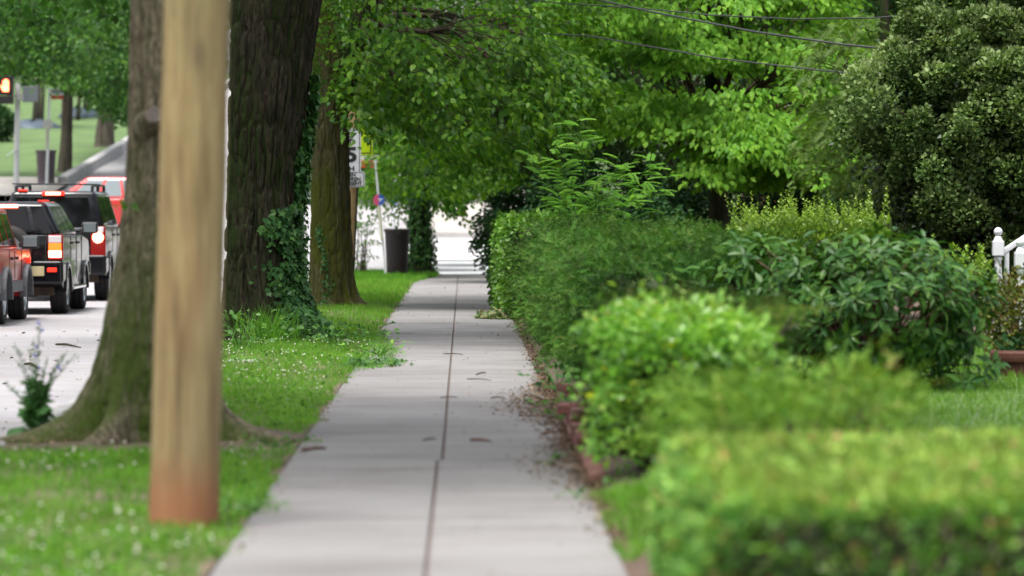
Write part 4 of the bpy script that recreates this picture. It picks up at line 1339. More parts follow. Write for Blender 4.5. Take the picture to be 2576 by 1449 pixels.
# golden privet hedge behind it
gh = hedge('golden_hedge', 'yellow-green hedge with upright new shoots behind the dark shrub', (2.75, 38.6, .02), (4.35, 41.0, 1.36), 12000, LEAF2, 'golden_privet_leaf', .055, bumps=.08, bscale=2.2, depth=.16, up=.9, core=.16, seed=8, round_=.3)
S, Nn = 150, 16
b0 = np.stack([rng.uniform(2.8, 4.35, S), rng.uniform(38.6, 40.9, S), rng.uniform(1.26, 1.38, S)], 1)
ln = rng.uniform(.08, .30, S) * (1 + .5 * (rng.random(S) < .1)); tl = rn(S, .22) + UP
idx = np.repeat(np.arange(S), Nn); u = np.tile(np.linspace(.1, 1, Nn), S)
p = b0[idx] + tl[idx] * (u * ln[idx])[:, None]
a = np.tile(np.arange(Nn) * 2.4, S)
rd = np.stack([np.cos(a), np.sin(a), .9 + 0 * a], 1)
leaves('shoots', p, rd, rn(len(p), .3) + UP, .05 * (1.15 - .5 * u), LEAF2, 'golden_privet_leaf', gh, rnd=.45 + .55 * u)
S, Nn = 60, 16
gl = empty('golden_shrub', (4.9, 38.0, .1), 'small yellow-green shrub near the white stair posts', 'shrub')
b0 = np.stack([rng.uniform(4.5, 5.3, S), rng.uniform(37.4, 38.6, S), rng.uniform(.55, 1.0, S)], 1)
ln = rng.uniform(.12, .28, S); tl = rn(S, .35) + UP
idx = np.repeat(np.arange(S), Nn); u = np.tile(np.linspace(.1, 1, Nn), S); a = np.tile(np.arange(Nn) * 2.4, S)
leaves('foliage', b0[idx] + tl[idx] * (u * ln[idx])[:, None], np.stack([np.cos(a), np.sin(a), .9 + 0 * a], 1), rn(S * Nn, .3) + UP, .06 * (1.15 - .5 * u), LEAF2, 'golden_privet_leaf', gl, rnd=.35 + .6 * u)
shrub_stems(gl, (4.9, 38, .05), b0, .012)

# vine-covered hedge further along, and the dark evergreen past it
hedge('vine_hedge', 'bright green hedge block covered in small glossy vine leaves', (.50, 52.5, .02), (1.75, 62.0, 1.40), 11000, ROUND6, 'vine_hedge_leaf', .07, bumps=.17, bscale=2.2, depth=.16, up=-.3, core=.18, seed=11, round_=.35)
ev = empty('evergreen_bush', (1.2, 80, 0), 'dark spreading evergreen bush overhanging the far end of the sidewalk', 'shrub')
C, v = in_ellipsoid(420, (1.35, 80, 1.0), (1.05, 1.1, 1.0), .55)
C[:, 2] = np.maximum(C[:, 2], .12)
p, d, nn, _ = spray_leaves(C, v, .42, 46, droop=.3, flat=.16)
leaves('foliage', p, d, nn, .085 * rng.uniform(.7, 1.3, len(p)), LEAF2, 'evergreen_leaf', ev)
shrub_stems(ev, (1.3, 80, 0), C[rng.choice(len(C), 40, replace=False)], .03)
# dark shrubs added to stand in for the shade below the garden trees
for i, (x, Y, rx, rz, lab) in enumerate([(2.6, 69, 1.6, 1.35, 'added dark shrub standing in for shade under the bright layered tree'), (4.9, 70.5, 1.7, 1.5, 'broad added dark shrub standing in for shade under the right half of the bright tree'), (6.7, 69.5, 1.5, 1.5, 'tall added dark shrub standing in for shade in front of the hidden brick house'), (6.9, 62, 1.4, 1.15, 'added dark shrub standing in for shade below the feathery conifer'), (2.4, 58, 1.0, .95, 'low added dark shrub standing in for shade behind the locust sapling')]):
    t = empty('shade_shrub', (x, Y, 0), lab, 'shrub', 'added dark shrubs for the shade under the garden trees')
    C, v = in_ellipsoid(220, (x, Y, rz * .9), (rx, 1.1, rz), .5)
    C[:, 2] = np.maximum(C[:, 2], .1)
    p, d, nn, _ = spray_leaves(C, v, .5, 50, droop=.35, flat=.15)
    leaves('foliage', p, d, nn, .10 * rng.uniform(.7, 1.2, len(p)), LEAF2, 'evergreen_leaf', t)
    shrub_stems(t, (x, Y, 0), C[rng.choice(len(C), 24, replace=False)], .025)

# locust sapling with long feathered leaves
ls = empty('locust_sapling', (1.72, 50.8, .05), 'young locust sapling with feathery compound leaves above the yew hedge', 'sapling')
base = Vector((1.72, 50.6, .05))
tops = [at(1450, 300, 50.5), at(1330, 390, 50.3), at(1640, 400, 50.6), at(1560, 380, 50.9), at(1390, 360, 50.9), at(1690, 440, 50.2), at(1500, 440, 49.9), at(1400, 470, 49.8), at(1600, 490, 49.9)]
mb = MB(); stems = []
for t in tops:
    mid = base.lerp(t, .55) + Vector(((base.x - t.x) * .25, 0, .1))
    pts = [base.lerp(mid, k / 3) for k in range(3)] + [mid.lerp(t, k / 4) for k in range(5)]
    mb = MB(); mb.tube(pts, [.014 - .0016 * k for k in range(len(pts))], 5, cap=False); stems.append(pts)
    mb.build('stem', MATS['green_stem'], ls, smooth=True)
LP, LD, LN, LR = [], [], [], []
mb = MB()
for pts in stems:
    for k in range(30):
        f = random.uniform(.34, 1.0) * (len(pts) - 1); i = min(int(f), len(pts) - 2)
        o = pts[i].lerp(pts[i + 1], f - i)
        a = random.uniform(0, 2 * math.pi); L = random.uniform(.28, .46) * (1.12 - .35 * f / (len(pts) - 1))
        dv = Vector((math.cos(a) * 1.0, math.sin(a) * .8, random.uniform(.05, .75))).normalized()
        rp = [o + dv * L * s - Vector((0, 0, .22 * L * s * s)) for s in np.linspace(0, 1, 5)]
        mb.tube(rp, [.003, .003, .0025, .002, .0015], 3, cap=False)
        sv = dv.cross(Vector((0, 0, 1))).normalized()
        young = random.uniform(0, .5) + .45 * (f / (len(pts) - 1)) ** 3
        for j in range(10):
            s = .16 + .84 * j / 9
            c = o + dv * L * s - Vector((0, 0, .22 * L * s * s))
            for sg in (-1, 1):
                LP.append(c); LD.append(sv * sg + dv * .25 - Vector((0, 0, .35))); LN.append(Vector((0, -.75, .7)) + dv * .1); LR.append(young + random.uniform(-.1, .1))
leaves('leaflets', np.array(LP), np.array(LD), np.array(LN), .068 * rng.uniform(.75, 1.1, len(LP)), LEAF2, 'locust_leaf', ls, rnd=np.array(LR), wid=np.full(len(LP), .62))
mb.build('leaf_stalks', MATS['green_stem'], ls, smooth=True)['kind'] = 'stuff'

# boxwood and the terracotta pot near the stairs
bw = empty('boxwood', (4.98, 33.8, .1), 'olive-brown boxwood below the white stair posts', 'shrub')
C, v = in_ellipsoid(340, (5.0, 33.8, .52), (.42, .4, .44), .6)
idx = np.repeat(np.arange(len(C)), 16)
p = C[idx] + rn(len(idx), .05); p[:, 2] = np.maximum(p[:, 2], .2)
leaves('foliage', p, v[idx] + rn(len(idx), .6), rn(len(idx), .5) + UP * .6 + v[idx] * .4, .035 * rng.uniform(.7, 1.3, len(idx)), ROUND6, 'box_leaf', bw)
shrub_stems(bw, (5.0, 33.8, .1), C[:30], .015)
pl = empty('terracotta_pot', (4.62, 31.9, .03), 'dark terracotta pot at the back of the front lawn', 'pot')
MB().lathe([(.17, .0), (.178, .02), (.215, .22), (.20, .22)], 30, Matrix.Translation((4.62, 31.9, .03))).build('body', MATS['terracotta'], pl, smooth=True)
MB().lathe([(.20, .31), (.235, .22), (.240, .25), (.240, .29), (.225, .31), (.205, .29)], 30, Matrix.Translation((4.62, 31.9, .03)), cap=False).build('rim', MATS['terracotta'], pl)
MB().lathe([(.02, .27), (.203, .265)], 30, Matrix.Translation((4.62, 31.9, .03)), cap=False).build('soil_fill', MATS['bed_soil'], pl)
k = 60
p = np.array([4.62, 31.9, .30]) + rn(k, .10); p[:, 2] = .31 + rng.random(k) * .14
leaves('foliage', p, rn(k, .7) + UP * .4, rn(k, .5) + UP, .08, LEAF6, 'evergreen_leaf', pl)
# ------------------------------------------------------------------ poles, signs, stops, bins
def text(parent, body, loc, size, mat, rot=(math.pi / 2, 0, 0), align='CENTER', sx=1.0, name='lettering'):
    c = bpy.data.curves.new(name, 'FONT')
    c.body = body; c.size = size; c.align_x = align; c.align_y = 'CENTER'; c.extrude = .001; c.offset = .004 * size / .1
    c.materials.append(MATS[mat])
    fo = bpy.data.objects.new(name, c); COL.objects.link(fo)
    me = bpy.data.meshes.new_from_object(fo.evaluated_get(bpy.context.evaluated_depsgraph_get()))
    bpy.data.objects.remove(fo)
    o = bpy.data.objects.new(name, me); COL.objects.link(o)
    o.parent = parent; o.location = Vector(loc) - Vector(parent.location); o.rotation_euler = rot; o.scale = (sx, 1, 1)
    return o


def rounded(w, h, r, n=5):
    pts = []
    for cx, cz, a0 in ((w / 2 - r, h / 2 - r, 0), (-w / 2 + r, h / 2 - r, 90), (-w / 2 + r, -h / 2 + r, 180), (w / 2 - r, -h / 2 + r, 270)):
        for k in range(n + 1):
            a = rad(a0 + 90 * k / n); pts.append((cx + r * math.cos(a), cz + r * math.sin(a)))
    return pts


def plate(name, parent, c, pts, th, mat):
    """flat panel facing -y, outline pts in (x, z) about c"""
    n = len(pts); c = Vector(c)
    vs = [(c.x + x, c.y - th / 2, c.z + z) for x, z in pts] + [(c.x + x, c.y + th / 2, c.z + z) for x, z in pts]
    fs = [tuple(range(n)), tuple(range(2 * n - 1, n - 1, -1))] + [(i, n + i, n + (i + 1) % n, (i + 1) % n) for i in range(n)]
    return MB().add(vs, fs).build(name, MATS[mat], parent)


# -- near utility pole
up1 = empty('utility_pole', tuple(at(462, 1325, 18.2)), 'blurred tan wooden utility pole with reddish foot in the near grass', 'utility pole')
b = at(462, 1327, 18.2); t = at(496, 0, 18.2); dv = (t - b).normalized()
prof = MB()
pts, rr = [], []
for k in range(40):
    s = -.25 + k * .24
    pts.append(b + dv * s); rr.append(.1655 - .0042 * s + .0015 * math.sin(k * 1.7))
prof.tube(pts, rr, 40)
prof.build('shaft', MATS['pole_wood'], up1, smooth=True)
mb = MB(); topv = b + dv * 8.7
mb.box(topv + Vector((0, -.2, -.2)), (2.2, .09, .11)); mb.build('crossarm', MATS['pole_wood_far'], up1)
for x in (-1, -.4, .4, 1):
    MB().lathe([(.03, 0), (.045, .02), (.03, .05), (.045, .07), (.02, .11)], 10, Matrix.Translation(topv + Vector((x, -.2, -.145)))).build('insulator', MATS['signal_gray'], up1)

# -- second utility pole behind the mossy trunk, carrying the school signs
up2 = empty('utility_pole', (px2x(872, 65.2), 65.2, 0), 'tan wooden utility pole carrying the school speed signs', 'utility pole')
b = at(866, 755, 65.2); b.z = 0; t = at(895, 150, 65.2); dv = (t - b).normalized()
mb = MB(); mb.tube([b - dv * .2] + [b + dv * s for s in (1, 2, 3, 4, 6, 8, 9.2)], [.145, .14, .137, .134, .13, .125, .12, .115], 24); mb.build('shaft', MATS['post_tan'], up2, smooth=True)
off = Vector((.135, -.05, 0))
mb = MB(); mb.tube([b + off + dv * .0, b + off + dv * 5], [.016, .016], 8); mb.build('shadow_strip', MATS['sign_black'], up2, smooth=True)  # black strip added along the pole's right edge for its shadow side
MB().box(b + dv * 8.6 + Vector((0, -.16, 0)), (2.2, .09, .11)).build('crossarm', MATS['pole_wood_far'], up2)

sp = empty('speed_sign', (px2x(862, 65), 65.0, px2z(395, 65)), 'white school speed limit sign with a 15 half hidden by the mossy trunk', 'sign')
W, H = .61, .76
cs = Vector((at(908, 395, 65).x - W / 2, 65.0, px2z(437, 65) + H / 2))
plate('panel', sp, cs, rounded(W, H, .04), .006, 'sign_white')
fr = [(x * .95, z * .96) for x, z in rounded(W, H, .04)]
mbk = MB()
ring = rounded(W * .94, H * .95, .035); ring2 = rounded(W * .90, H * .92, .03); n = len(ring)
mbk.add([(cs.x + x, cs.y - .0055, cs.z + z) for x, z in ring] + [(cs.x + x, cs.y - .0055, cs.z + z) for x, z in ring2], [(i, (i + 1) % n, n + (i + 1) % n, n + i) for i in range(n)])
mbk.build('border', MATS['sign_black'], sp)
text(sp, 'SPEED', cs + Vector((0, -.007, .27)), .14, 'sign_black')
text(sp, 'LIMIT', cs + Vector((0, -.007, .15)), .14, 'sign_black')
text(sp, '15', cs + Vector((0.03, -.007, -.07)), .34, 'sign_black', sx=1.25)
text(sp, 'M P H', cs + Vector((.02, -.007, -.30)), .11, 'sign_black', sx=1.25)
ps = empty('sign_plaque', (px2x(872, 64.8), 64.8, px2z(451, 64.8)), 'small white plaque about children under the school speed limit sign', 'sign')
W, H = .61, .262
cp = Vector((at(918, 451, 64.8).x - W / 2, 64.8, px2z(451, 64.8)))
plate('panel', ps, cp, rounded(W, H, .04), .006, 'sign_white')
mbk = MB(); ring = rounded(W * .96, H * .92, .035); ring2 = rounded(W * .925, H * .84, .03); n = len(ring)
mbk.add([(cp.x + x, cp.y - .0055, cp.z + z) for x, z in ring] + [(cp.x + x, cp.y - .0055, cp.z + z) for x, z in ring2], [(i, (i + 1) % n, n + (i + 1) % n, n + i) for i in range(n)])
mbk.build('border', MATS['sign_black'], ps)
text(ps, 'WHEN', cp + Vector((0.02, -.007, .072)), .085, 'sign_black')
text(ps, 'CHILDREN', cp + Vector((0.03, -.007, 0)), .085, 'sign_black')
text(ps, 'ARE PRESENT', cp + Vector((0.01, -.007, -.072)), .082, 'sign_black')
ls_ = empty('school_sign', (px2x(905, 66), 66.2, px2z(340, 66.2)), 'fluorescent lime pentagon school sign above the white speed sign', 'sign')
m_ = 66.2 / FPX
cl = at(893, 340, 66.2)
poly = [(44 * m_, -50 * m_), (44 * m_, 20 * m_), (0, 62 * m_), (-44 * m_, 20 * m_), (-44 * m_, -50 * m_)]
plate('panel', ls_, cl, poly, .006, 'sign_lime')
r1 = [(x * .93, z * .93) for x, z in poly]; r2 = [(x * .87, z * .88) for x, z in poly]
MB().add([(cl.x + x, cl.y - .0055, cl.z + z) for x, z in r1] + [(cl.x + x, cl.y - .0055, cl.z + z) for x, z in r2], [(i, (i + 1) % 5, 5 + (i + 1) % 5, 5 + i) for i in range(5)]).build('border', MATS['sign_black'], ls_)


# -- litter bins
def litter_bin(name, base, r0, r1, h, mat, label, planter=False):
    t = empty(name, tuple(base), label, 'litter bin')
    Mx = Matrix.Translation(base)
    n = 40
    for k in range(n):
        a = 2 * math.pi * k / n
        c, s = math.cos(a), math.sin(a)
        tw = math.pi * .72 / n
        q0 = [Vector((r0 * math.cos(a + u) * f, r0 * math.sin(a + u) * f, .07)) for u, f in ((-tw, 1), (tw, 1), (tw, .96), (-tw, .96))]
        q1 = [Vector((r1 * math.cos(a + u) * f, r1 * math.sin(a + u) * f, h - .05)) for u, f in ((-tw, 1), (tw, 1), (tw, .96), (-tw, .96))]
        if k == 0 or True:
            MB().hexa(q0, q1).build('slat', MATS[mat], t, loc=(0, 0, 0))
    MB().lathe([(r0 * .9, 0), (r0 * 1.0, .01), (r0 * 1.03, .07), (r0 * 1.0, .09), (r0 * .9, .09)], 36).build('base_ring', MATS[mat], t, loc=(0, 0, 0), smooth=False)
    MB().lathe([(r1 * .80, h - .06), (r1 * 1.04, h - .06), (r1 * 1.09, h - .03), (r1 * 1.09, h), (r1 * 1.0, h + .02), (r1 * .8, h)], 36, cap=False).build('rim', MATS[mat], t, loc=(0, 0, 0))
    MB().lathe([(r0 * .88, .05), (r0 * .9, .06), (r1 * .9, h - .08)], 30).build('liner', MATS['trim_dark'], t, loc=(0, 0, 0))
    return t


b = at(999, 703, 85.5); b.z = .0
litter_bin('litter_bin', b, .225, .275, 1.08, 'bin_brown', 'dark brown slatted litter bin at the far end of the verge')
b = at(116, 474, 124); b.z = float(slope(124)) + .13
litter_bin('litter_bin', b, .27, .315, 1.07, 'bin_mauve', 'greyish mauve slatted litter bin on the far corner behind the cars')


# -- bus stop flags
def half_disc(name, parent, c, r, side, mat, y):
    pts = [(side * abs(r * math.sin(rad(a))), r * math.cos(rad(a))) for a in range(0, 181, 10)]
    if side < 0: pts = pts[::-1]
    return plate(name, parent, Vector((c.x, y, c.z)), pts[::-1], .012, mat)


bs = empty('bus_stop', tuple(at(971, 695, 84.8)), 'leaning white bus stop pole with round red and blue disc by the litter bin', 'bus stop')
b = at(971, 697, 84.8); t = at(944, 405, 84.8)
ax = (t - b).normalized()
mb = MB(); R = ax.to_track_quat('Z', 'Y').to_matrix()
mb.box((b + t) / 2, (.085, .05, (t - b).length + .1), R); mb.build('pole', MATS['pole_white'], bs, bevel=.006)
c = at(953, 503, 84.7)
half_disc('red_half', bs, c, .125, -1, 'sign_pink', c.y); half_disc('blue_half', bs, c, .125, 1, 'sign_blue', c.y)
mb = MB(); mb.box((c.x + .035, c.y - .01, c.z + .02), (.09, .004, .022)); mb.box((c.x + .03, c.y - .01, c.z - .02), (.06, .004, .014)); mb.build('emblem_stroke', MATS['sign_white'], bs)
c = at(957, 561, 84.68)
MB().box(c, (.205, .07, .72), R).build('timetable_case', MATS['sign_cream'], bs, bevel=.012)
mb = MB()
for k in range(7): mb.box(c + R @ Vector((0, -.038, .2 - k * .055)), (.13, .003, .012), R)
mb.build('timetable_print', MATS['trim_gray'], bs)
c = at(922, 413, 84.8)
MB().box(c, (.30, .02, .16)).build('red_flag', MATS['sign_red'], bs, bevel=.004)
MB().box(c + Vector((0, .002, .13)), (.30, .02, .10)).build('white_flag', MATS['sign_cream'], bs, bevel=.004)
MB().box(at(946, 400, 84.8), (.13, .06, .16)).build('pole_cap', MATS['sign_cream'], bs, bevel=.01)
# a second, distant disc sign
d2 = empty('round_sign', tuple(at(991, 560, 104)), 'small distant blue round sign on a thin pole behind the litter bin', 'sign')
c = at(992, 505, 104)
half_disc('disc', d2, c, .10, 1, 'sign_blue', 104); half_disc('disc', d2, c, .10, -1, 'sign_blue', 104)
mb = MB(); mb.tube([(c.x, 104.05, float(slope(104))), (c.x, 104.05, c.z + .1)], [.03, .03], 8); mb.build('pole', MATS['pole_white'], d2, smooth=True)

# far left: signal pole, walk signal, bus stop of the park corner
sgp = at(38, 470, 113); sgp.z = float(slope(113))
sg = empty('signal_pole', tuple(sgp), 'grey signal pole with a lit red pedestrian hand at the left edge', 'signal pole')
top = at(45, 210, 113)
mb = MB(); mb.tube([sgp, sgp + Vector((.02, 0, .3)), top], [.10, .085, .075], 16); mb.build('shaft', MATS['pole_gray'], sg, smooth=True)
MB().lathe([(.19, 0), (.19, .06), (.13, .1), (.12, .32), (.1, .34)], 14, Matrix.Translation(sgp)).build('base_collar', MATS['pole_gray'], sg)
c = at(14, 215, 112.8)
hd = MB().box(c, (.46, .25, .56)).build('walk_signal', MATS['signal_dark'], sg, bevel=.03)
MB().box(c + Vector((.0, 0, -.42)), (.46, .25, .24)).build('lower_housing', MATS['signal_dark'], sg, bevel=.02)
mb = MB(); m_ = 113 / FPX; cc = c + Vector((.02, -.135, .0))
mb.box(cc + Vector((0, 0, -.09)), (.17, .02, .17))
for k, (dx, h) in enumerate(((-.066, .13), (-.022, .17), (.022, .18), (.066, .14))):
    mb.box(cc + Vector((dx, 0, .0 + h / 2)), (.034, .02, h))
mb.box(cc + Vector((-.115, 0, -.06)), (.035, .02, .13), Matrix.Rotation(rad(-25), 3, 'Y'))
mb.build('hand_symbol', MATS['hand_red'], hd)
MB().box(at(30, 242, 113), (.34, .05, .06)).build('bracket', MATS['pole_white'], sg, bevel=.01)
c = at(76, 237, 113)
MB().box(c, (.44, .3, .46)).build('side_signal', MATS['signal_gray'], sg, bevel=.03)
mb = MB(); mb.tube([at(17, 392, 112.9), at(47, 371, 112.9)], [.018, .018], 8); mb.build('strap_bar', MATS['pole_white'], sg)
MB().box(at(52, 244, 112.9), (.16, .16, .2)).build('clamp', MATS['pole_gray'], sg, bevel=.02)
# traffic light among the leaves
tl = empty('traffic_light', tuple(at(68, 100, 116)), 'traffic light glowing red through the leaves at the upper left', 'traffic light')
c = at(66, 98, 116)
MB().box(c, (.34, .24, .98)).build('housing', MATS['signal_dark'], tl, bevel=.03)
for k, mt in enumerate(('lamp_red', 'trim_dark', 'trim_dark')):
    z = c.z + .32 - k * .32
    Mx = Matrix.Translation((c.x, c.y - .12, z)) @ Matrix.Rotation(math.pi / 2, 4, 'X')
    MB().lathe([(.02, .03), (.08, .02), (.105, 0)], 18, Mx).build('lamp', MATS[mt], tl)
    MB().lathe([(.125, -.01), (.125, .16), (.118, .16), (.115, -.01)], 18, Mx, cap=False).build('visor', MATS['signal_dark'], tl)
c2 = c + Vector((-.42, .1, .28))
Mx = Matrix.Translation((c.x - .22, c.y - .12, c.z + .32)) @ Matrix.Rotation(math.pi / 2, 4, 'X')
MB().lathe([(.01, .02), (.035, .015), (.045, 0)], 12, Mx).build('small_lamp', MATS['lamp_red'], tl)
mb = MB(); mb.tube([(c.x, c.y + .1, c.z + .6), (c.x - 2, c.y + .1, c.z + .75), (c.x - 4, c.y + .1, c.z + .5), (c.x - 4, c.y + .1, float(slope(116)))], [.05, .06, .09, .11], 10); mb.build('mast_arm', MATS['pole_gray'], tl, smooth=True)

bs2 = empty('bus_stop', tuple(at(118, 470, 122.5)), 'white bus stop pole with red-striped flag behind the black cars', 'bus stop')
b = at(117, 478, 122.5); b.z = float(slope(122.5)) + .12; t = at(125, 222, 122.5)
R = (t - b).normalized().to_track_quat('Z', 'Y').to_matrix()
MB().box((b + t) / 2, (.13, .08, (t - b).length), R).build('pole', MATS['pole_white'], bs2, bevel=.008)
MB().box(at(144, 244, 122.5), (.38, .03, .14)).build('red_flag', MATS['sign_red'], bs2, bevel=.005)
MB().box(at(144, 231, 122.5), (.38, .03, .17)).build('grey_flag', MATS['signal_gray'], bs2, bevel=.005)
MB().box(at(144, 237.5, 122.45), (.38, .03, .05)).build('white_stripe', MATS['sign_white'], bs2)
cd = at(120, 313, 122.4)
plate('disc', bs2, cd, [(.17 * math.cos(rad(a)), .17 * math.sin(rad(a))) for a in range(0, 360, 18)], .02, 'pole_gray')
MB().box(at(118, 346, 122.35), (.24, .09, .62), R).build('timetable_case', MATS['sign_cream'], bs2, bevel=.015)

# -- overhead service wires
wp = b = Vector(up2.location)
ptop = Vector((px2x(905, 65), 65, 5.6))
WR = [([at(1440, -15, 61), at(1640, 30, 59), at(1900, 80, 56), at(2120, 112, 54), at(2300, 130, 52.5)], .015, 'thick black twisted service wire crossing the bright tree'),
      ([at(1480, 90, 60), at(1640, 118, 58.5), at(1800, 146, 57), at(2000, 170, 55), at(2210, 192, 53)], .011, 'lowest thin service wire sloping down to the rounded evergreen'),
      ([at(1600, 20, 60), at(1790, 38, 58), at(2000, 48, 56), at(2200, 45, 54), at(2420, 26, 52)], .010, 'upper thin service wire sagging across the top right')]
for pts, r, lab in WR:
    a = pts[0]; st = Vector((ptop.x, 65, a.z + (a.x - ptop.x) * .2))
    e = pts[-1]; d = (pts[-1] - pts[-2]).normalized(); en = e + d * 3.0
    P = [st.lerp(a, k / 4) - Vector((0, 0, .12 * math.sin(math.pi * k / 4))) for k in range(4)] + pts + [en]
    o = MB(); o.tube(P, r, 6)
    tag(o.build('service_wire', MATS['wire_black'], smooth=True), lab, 'wire', 'overhead wires')

# -- white stair railing
rl = empty('stair_railing', tuple(at(2511, 700, 41)), 'white turned newel posts and sloping handrail of porch stairs', 'railing')


def newel(px, py_top, Y, s=1.0, zb=.12):
    tpt = at(px, py_top, Y); m = Y / FPX
    x, zt = tpt.x, tpt.z
    k = .058 * s
    Mx = Matrix.Translation((x, Y, 0))
    bpart = MB()
    prof = [(k * .7, zb), (k * .85, zb + .02), (k * .95, zt - .62), (k * .62, zt - .40), (k * .60, zt - .36), (k * .78, zt - .345), (k * .78, zt - .325), (k * .62, zt - .31)]
    bpart.lathe(prof, 20, Mx); po = bpart.build('newel_post', MATS['white_gloss_paint'], rl, smooth=True)
    MB().box((x, Y, zt - .225), (k * 2.05, k * 2.05, .165)).build('newel_block', MATS['white_gloss_paint'], po, bevel=.012)
    MB().lathe([(k * .9, zt - .145), (k * .82, zt - .13), (k * .58, zt - .10), (k * .52, zt - .09)], 20, Mx).build('newel_neck', MATS['white_gloss_paint'], po, smooth=True)
    R_ = k * .80
    MB().lathe([(R_ * math.sin(a) + .0005, zt - R_ - R_ * math.cos(a)) for a in np.linspace(0, math.pi, 12)], 20, Mx).build('ball_finial', MATS['white_gloss_paint'], po, smooth=True)
    return Vector((x, Y, zt))


n1 = newel(2511, 572, 41.0); n2 = newel(2567, 599, 39.4, 1.0, .12)
hp0 = at(2521, 635, 41.05); hp1 = Vector((hp0.x + 1.6, 41.3, hp0.z + 1.02))
R = (hp1 - hp0).normalized().to_track_quat('Y', 'Z').to_matrix()
MB().box((hp0 + hp1) / 2, (.06, (hp1 - hp0).length, .058), R).build('handrail', MATS['white_gloss_paint'], rl, bevel=.012)
h2 = Vector((n2.x + .03, 39.4, n2.z - .20)); h3 = h2 + Vector((1.6, .2, 1.02))
R2 = (h3 - h2).normalized().to_track_quat('Y', 'Z').to_matrix()
MB().box((h2 + h3) / 2, (.06, (h3 - h2).length, .058), R2).build('handrail', MATS['white_gloss_paint'], rl, bevel=.012)
for k in range(5):
    x = hp0.x + .05 + k * .16; z = hp0.z + (x - hp0.x) * .63 - .02
    mb = MB(); mb.lathe([(.022, .25), (.034, .35), (.022, z - .26), (.032, z - .25), (.032, z - .22), (.026, z - .2)], 14, Matrix.Translation((x, 41.06, 0)))
    bo = mb.build('baluster', MATS['white_gloss_paint'], rl, smooth=True)
    MB().box((x, 41.06, z - .09), (.05, .05, .22)).build('baluster_block', MATS['white_gloss_paint'], bo, bevel=.006)
st = empty('porch_steps', (6.4, 40.2, .1), 'grey concrete porch steps beyond the white railing', 'steps')
for k in range(5):
    MB().box((6.35 + k * .3, 40.2, .12 + k * .18), (.34, 1.5, .18)).build('step', MATS['kerb_concrete'], st, bevel=.012)

# -- brick house glimpsed through the leaves
hs_ = empty('brick_house', (9.5, 82, 0), 'red brick house with white windows glimpsed through the garden trees', 'house')
HX0, HX1, HY, HZ = 6.3, 13.5, 79.0, 6.2
MB().box(((HX0 + HX1) / 2, HY + 4, HZ / 2), (HX1 - HX0, 8, HZ)).build('wall', MATS['house_brick'], hs_)
xm = (HX0 + HX1) / 2
MB().add([(HX0 - .4, HY - .4, HZ), (HX1 + .4, HY - .4, HZ), (HX1 + .4, HY + 8.4, HZ), (HX0 - .4, HY + 8.4, HZ), (xm - 2, HY + 4, HZ + 2.6), (xm + 2, HY + 4, HZ + 2.6)],
         [(0, 1, 5, 4), (2, 3, 4, 5), (1, 2, 5), (3, 0, 4), (3, 2, 1, 0)]).build('roof', MATS['roof_shingle'], hs_)
for zc in (1.75, 4.55):
    for xc in (7.2, 8.9, 10.6, 12.5):
        w = MB().box((xc, HY - .03, zc), (1.06, .10, 1.6)).build('window', MATS['house_white'], hs_)
        for dz in (-.37, .37):
            MB().box((xc, HY - .09, zc + dz), (.84, .03, .64)).build('pane', MATS['car_glass_light'], w)
        MB().box((xc, HY - .1, zc - .86), (1.2, .16, .1)).build('sill', MATS['house_white'], w)
po = MB().box((8.0, HY - .9, 2.95), (4.6, 1.8, .18)).build('porch_roof', MATS['house_white'], hs_)
for x in (6.4, 7.6, 8.9, 10.1):
    MB().lathe([(.12, .1), (.12, .2), (.09, .25), (.08, 2.7), (.12, 2.76), (.12, 2.85)], 14, Matrix.Translation((x, HY - 1.6, 0))).build('porch_column', MATS['house_white'], hs_)
MB().box((8.0, HY - .9, .05), (4.6, 1.8, .3)).build('porch_floor', MATS['kerb_concrete'], hs_)

# -- low brick edging beside the sidewalk
be = empty('brick_edging', (.76, 24, 0), 'low crumbling red brick edging along the sidewalk under the privet', 'brick edging')
bmx = None


def put_brick(x, y, z, rz=0.0, ry=0.0, rx=0.0):
    global bmx
    if bmx is None:
        o = MB().box((0, 0, 0), (.095, .205, .062)).build('brick', MATS['brick'], be, loc=(0, 0, 0), bevel=.006, seg=2); bmx = o
        dg = bpy.context.evaluated_depsgraph_get(); me = bpy.data.meshes.new_from_object(o.evaluated_get(dg)); o.modifiers.clear(); o.data = me
    else:
        o = bpy.data.objects.new('brick', bmx.data); COL.objects.link(o); o.parent = be
    o.location = (x - .76, y - 24, z); o.rotation_euler = (rx, ry, rz)


for c in range(35):
    y = 21.3 + c * .216
    if y > 26.9: break
    put_brick(.745 + random.uniform(-.006, .006), y, .012, random.uniform(-.03, .03), random.uniform(-.05, .05))
    if 23.4 < y < 26.7 and c not in (12, 15, 18, 19):
        put_brick(.752 + random.uniform(-.01, .01), y + .1, .082, random.uniform(-.05, .05), random.uniform(-.06, .06))
for k, (y, rz) in enumerate(((26.35, .05), (26.12, 0), (25.6, .1))):
    put_brick(.745 + random.uniform(-.02, .02), y, .150, math.pi / 2 * (k != 2) + rz * .6)
put_brick(.80, 29.8, .12, .4, .1); put_brick(.83, 30.1, .06, .2)
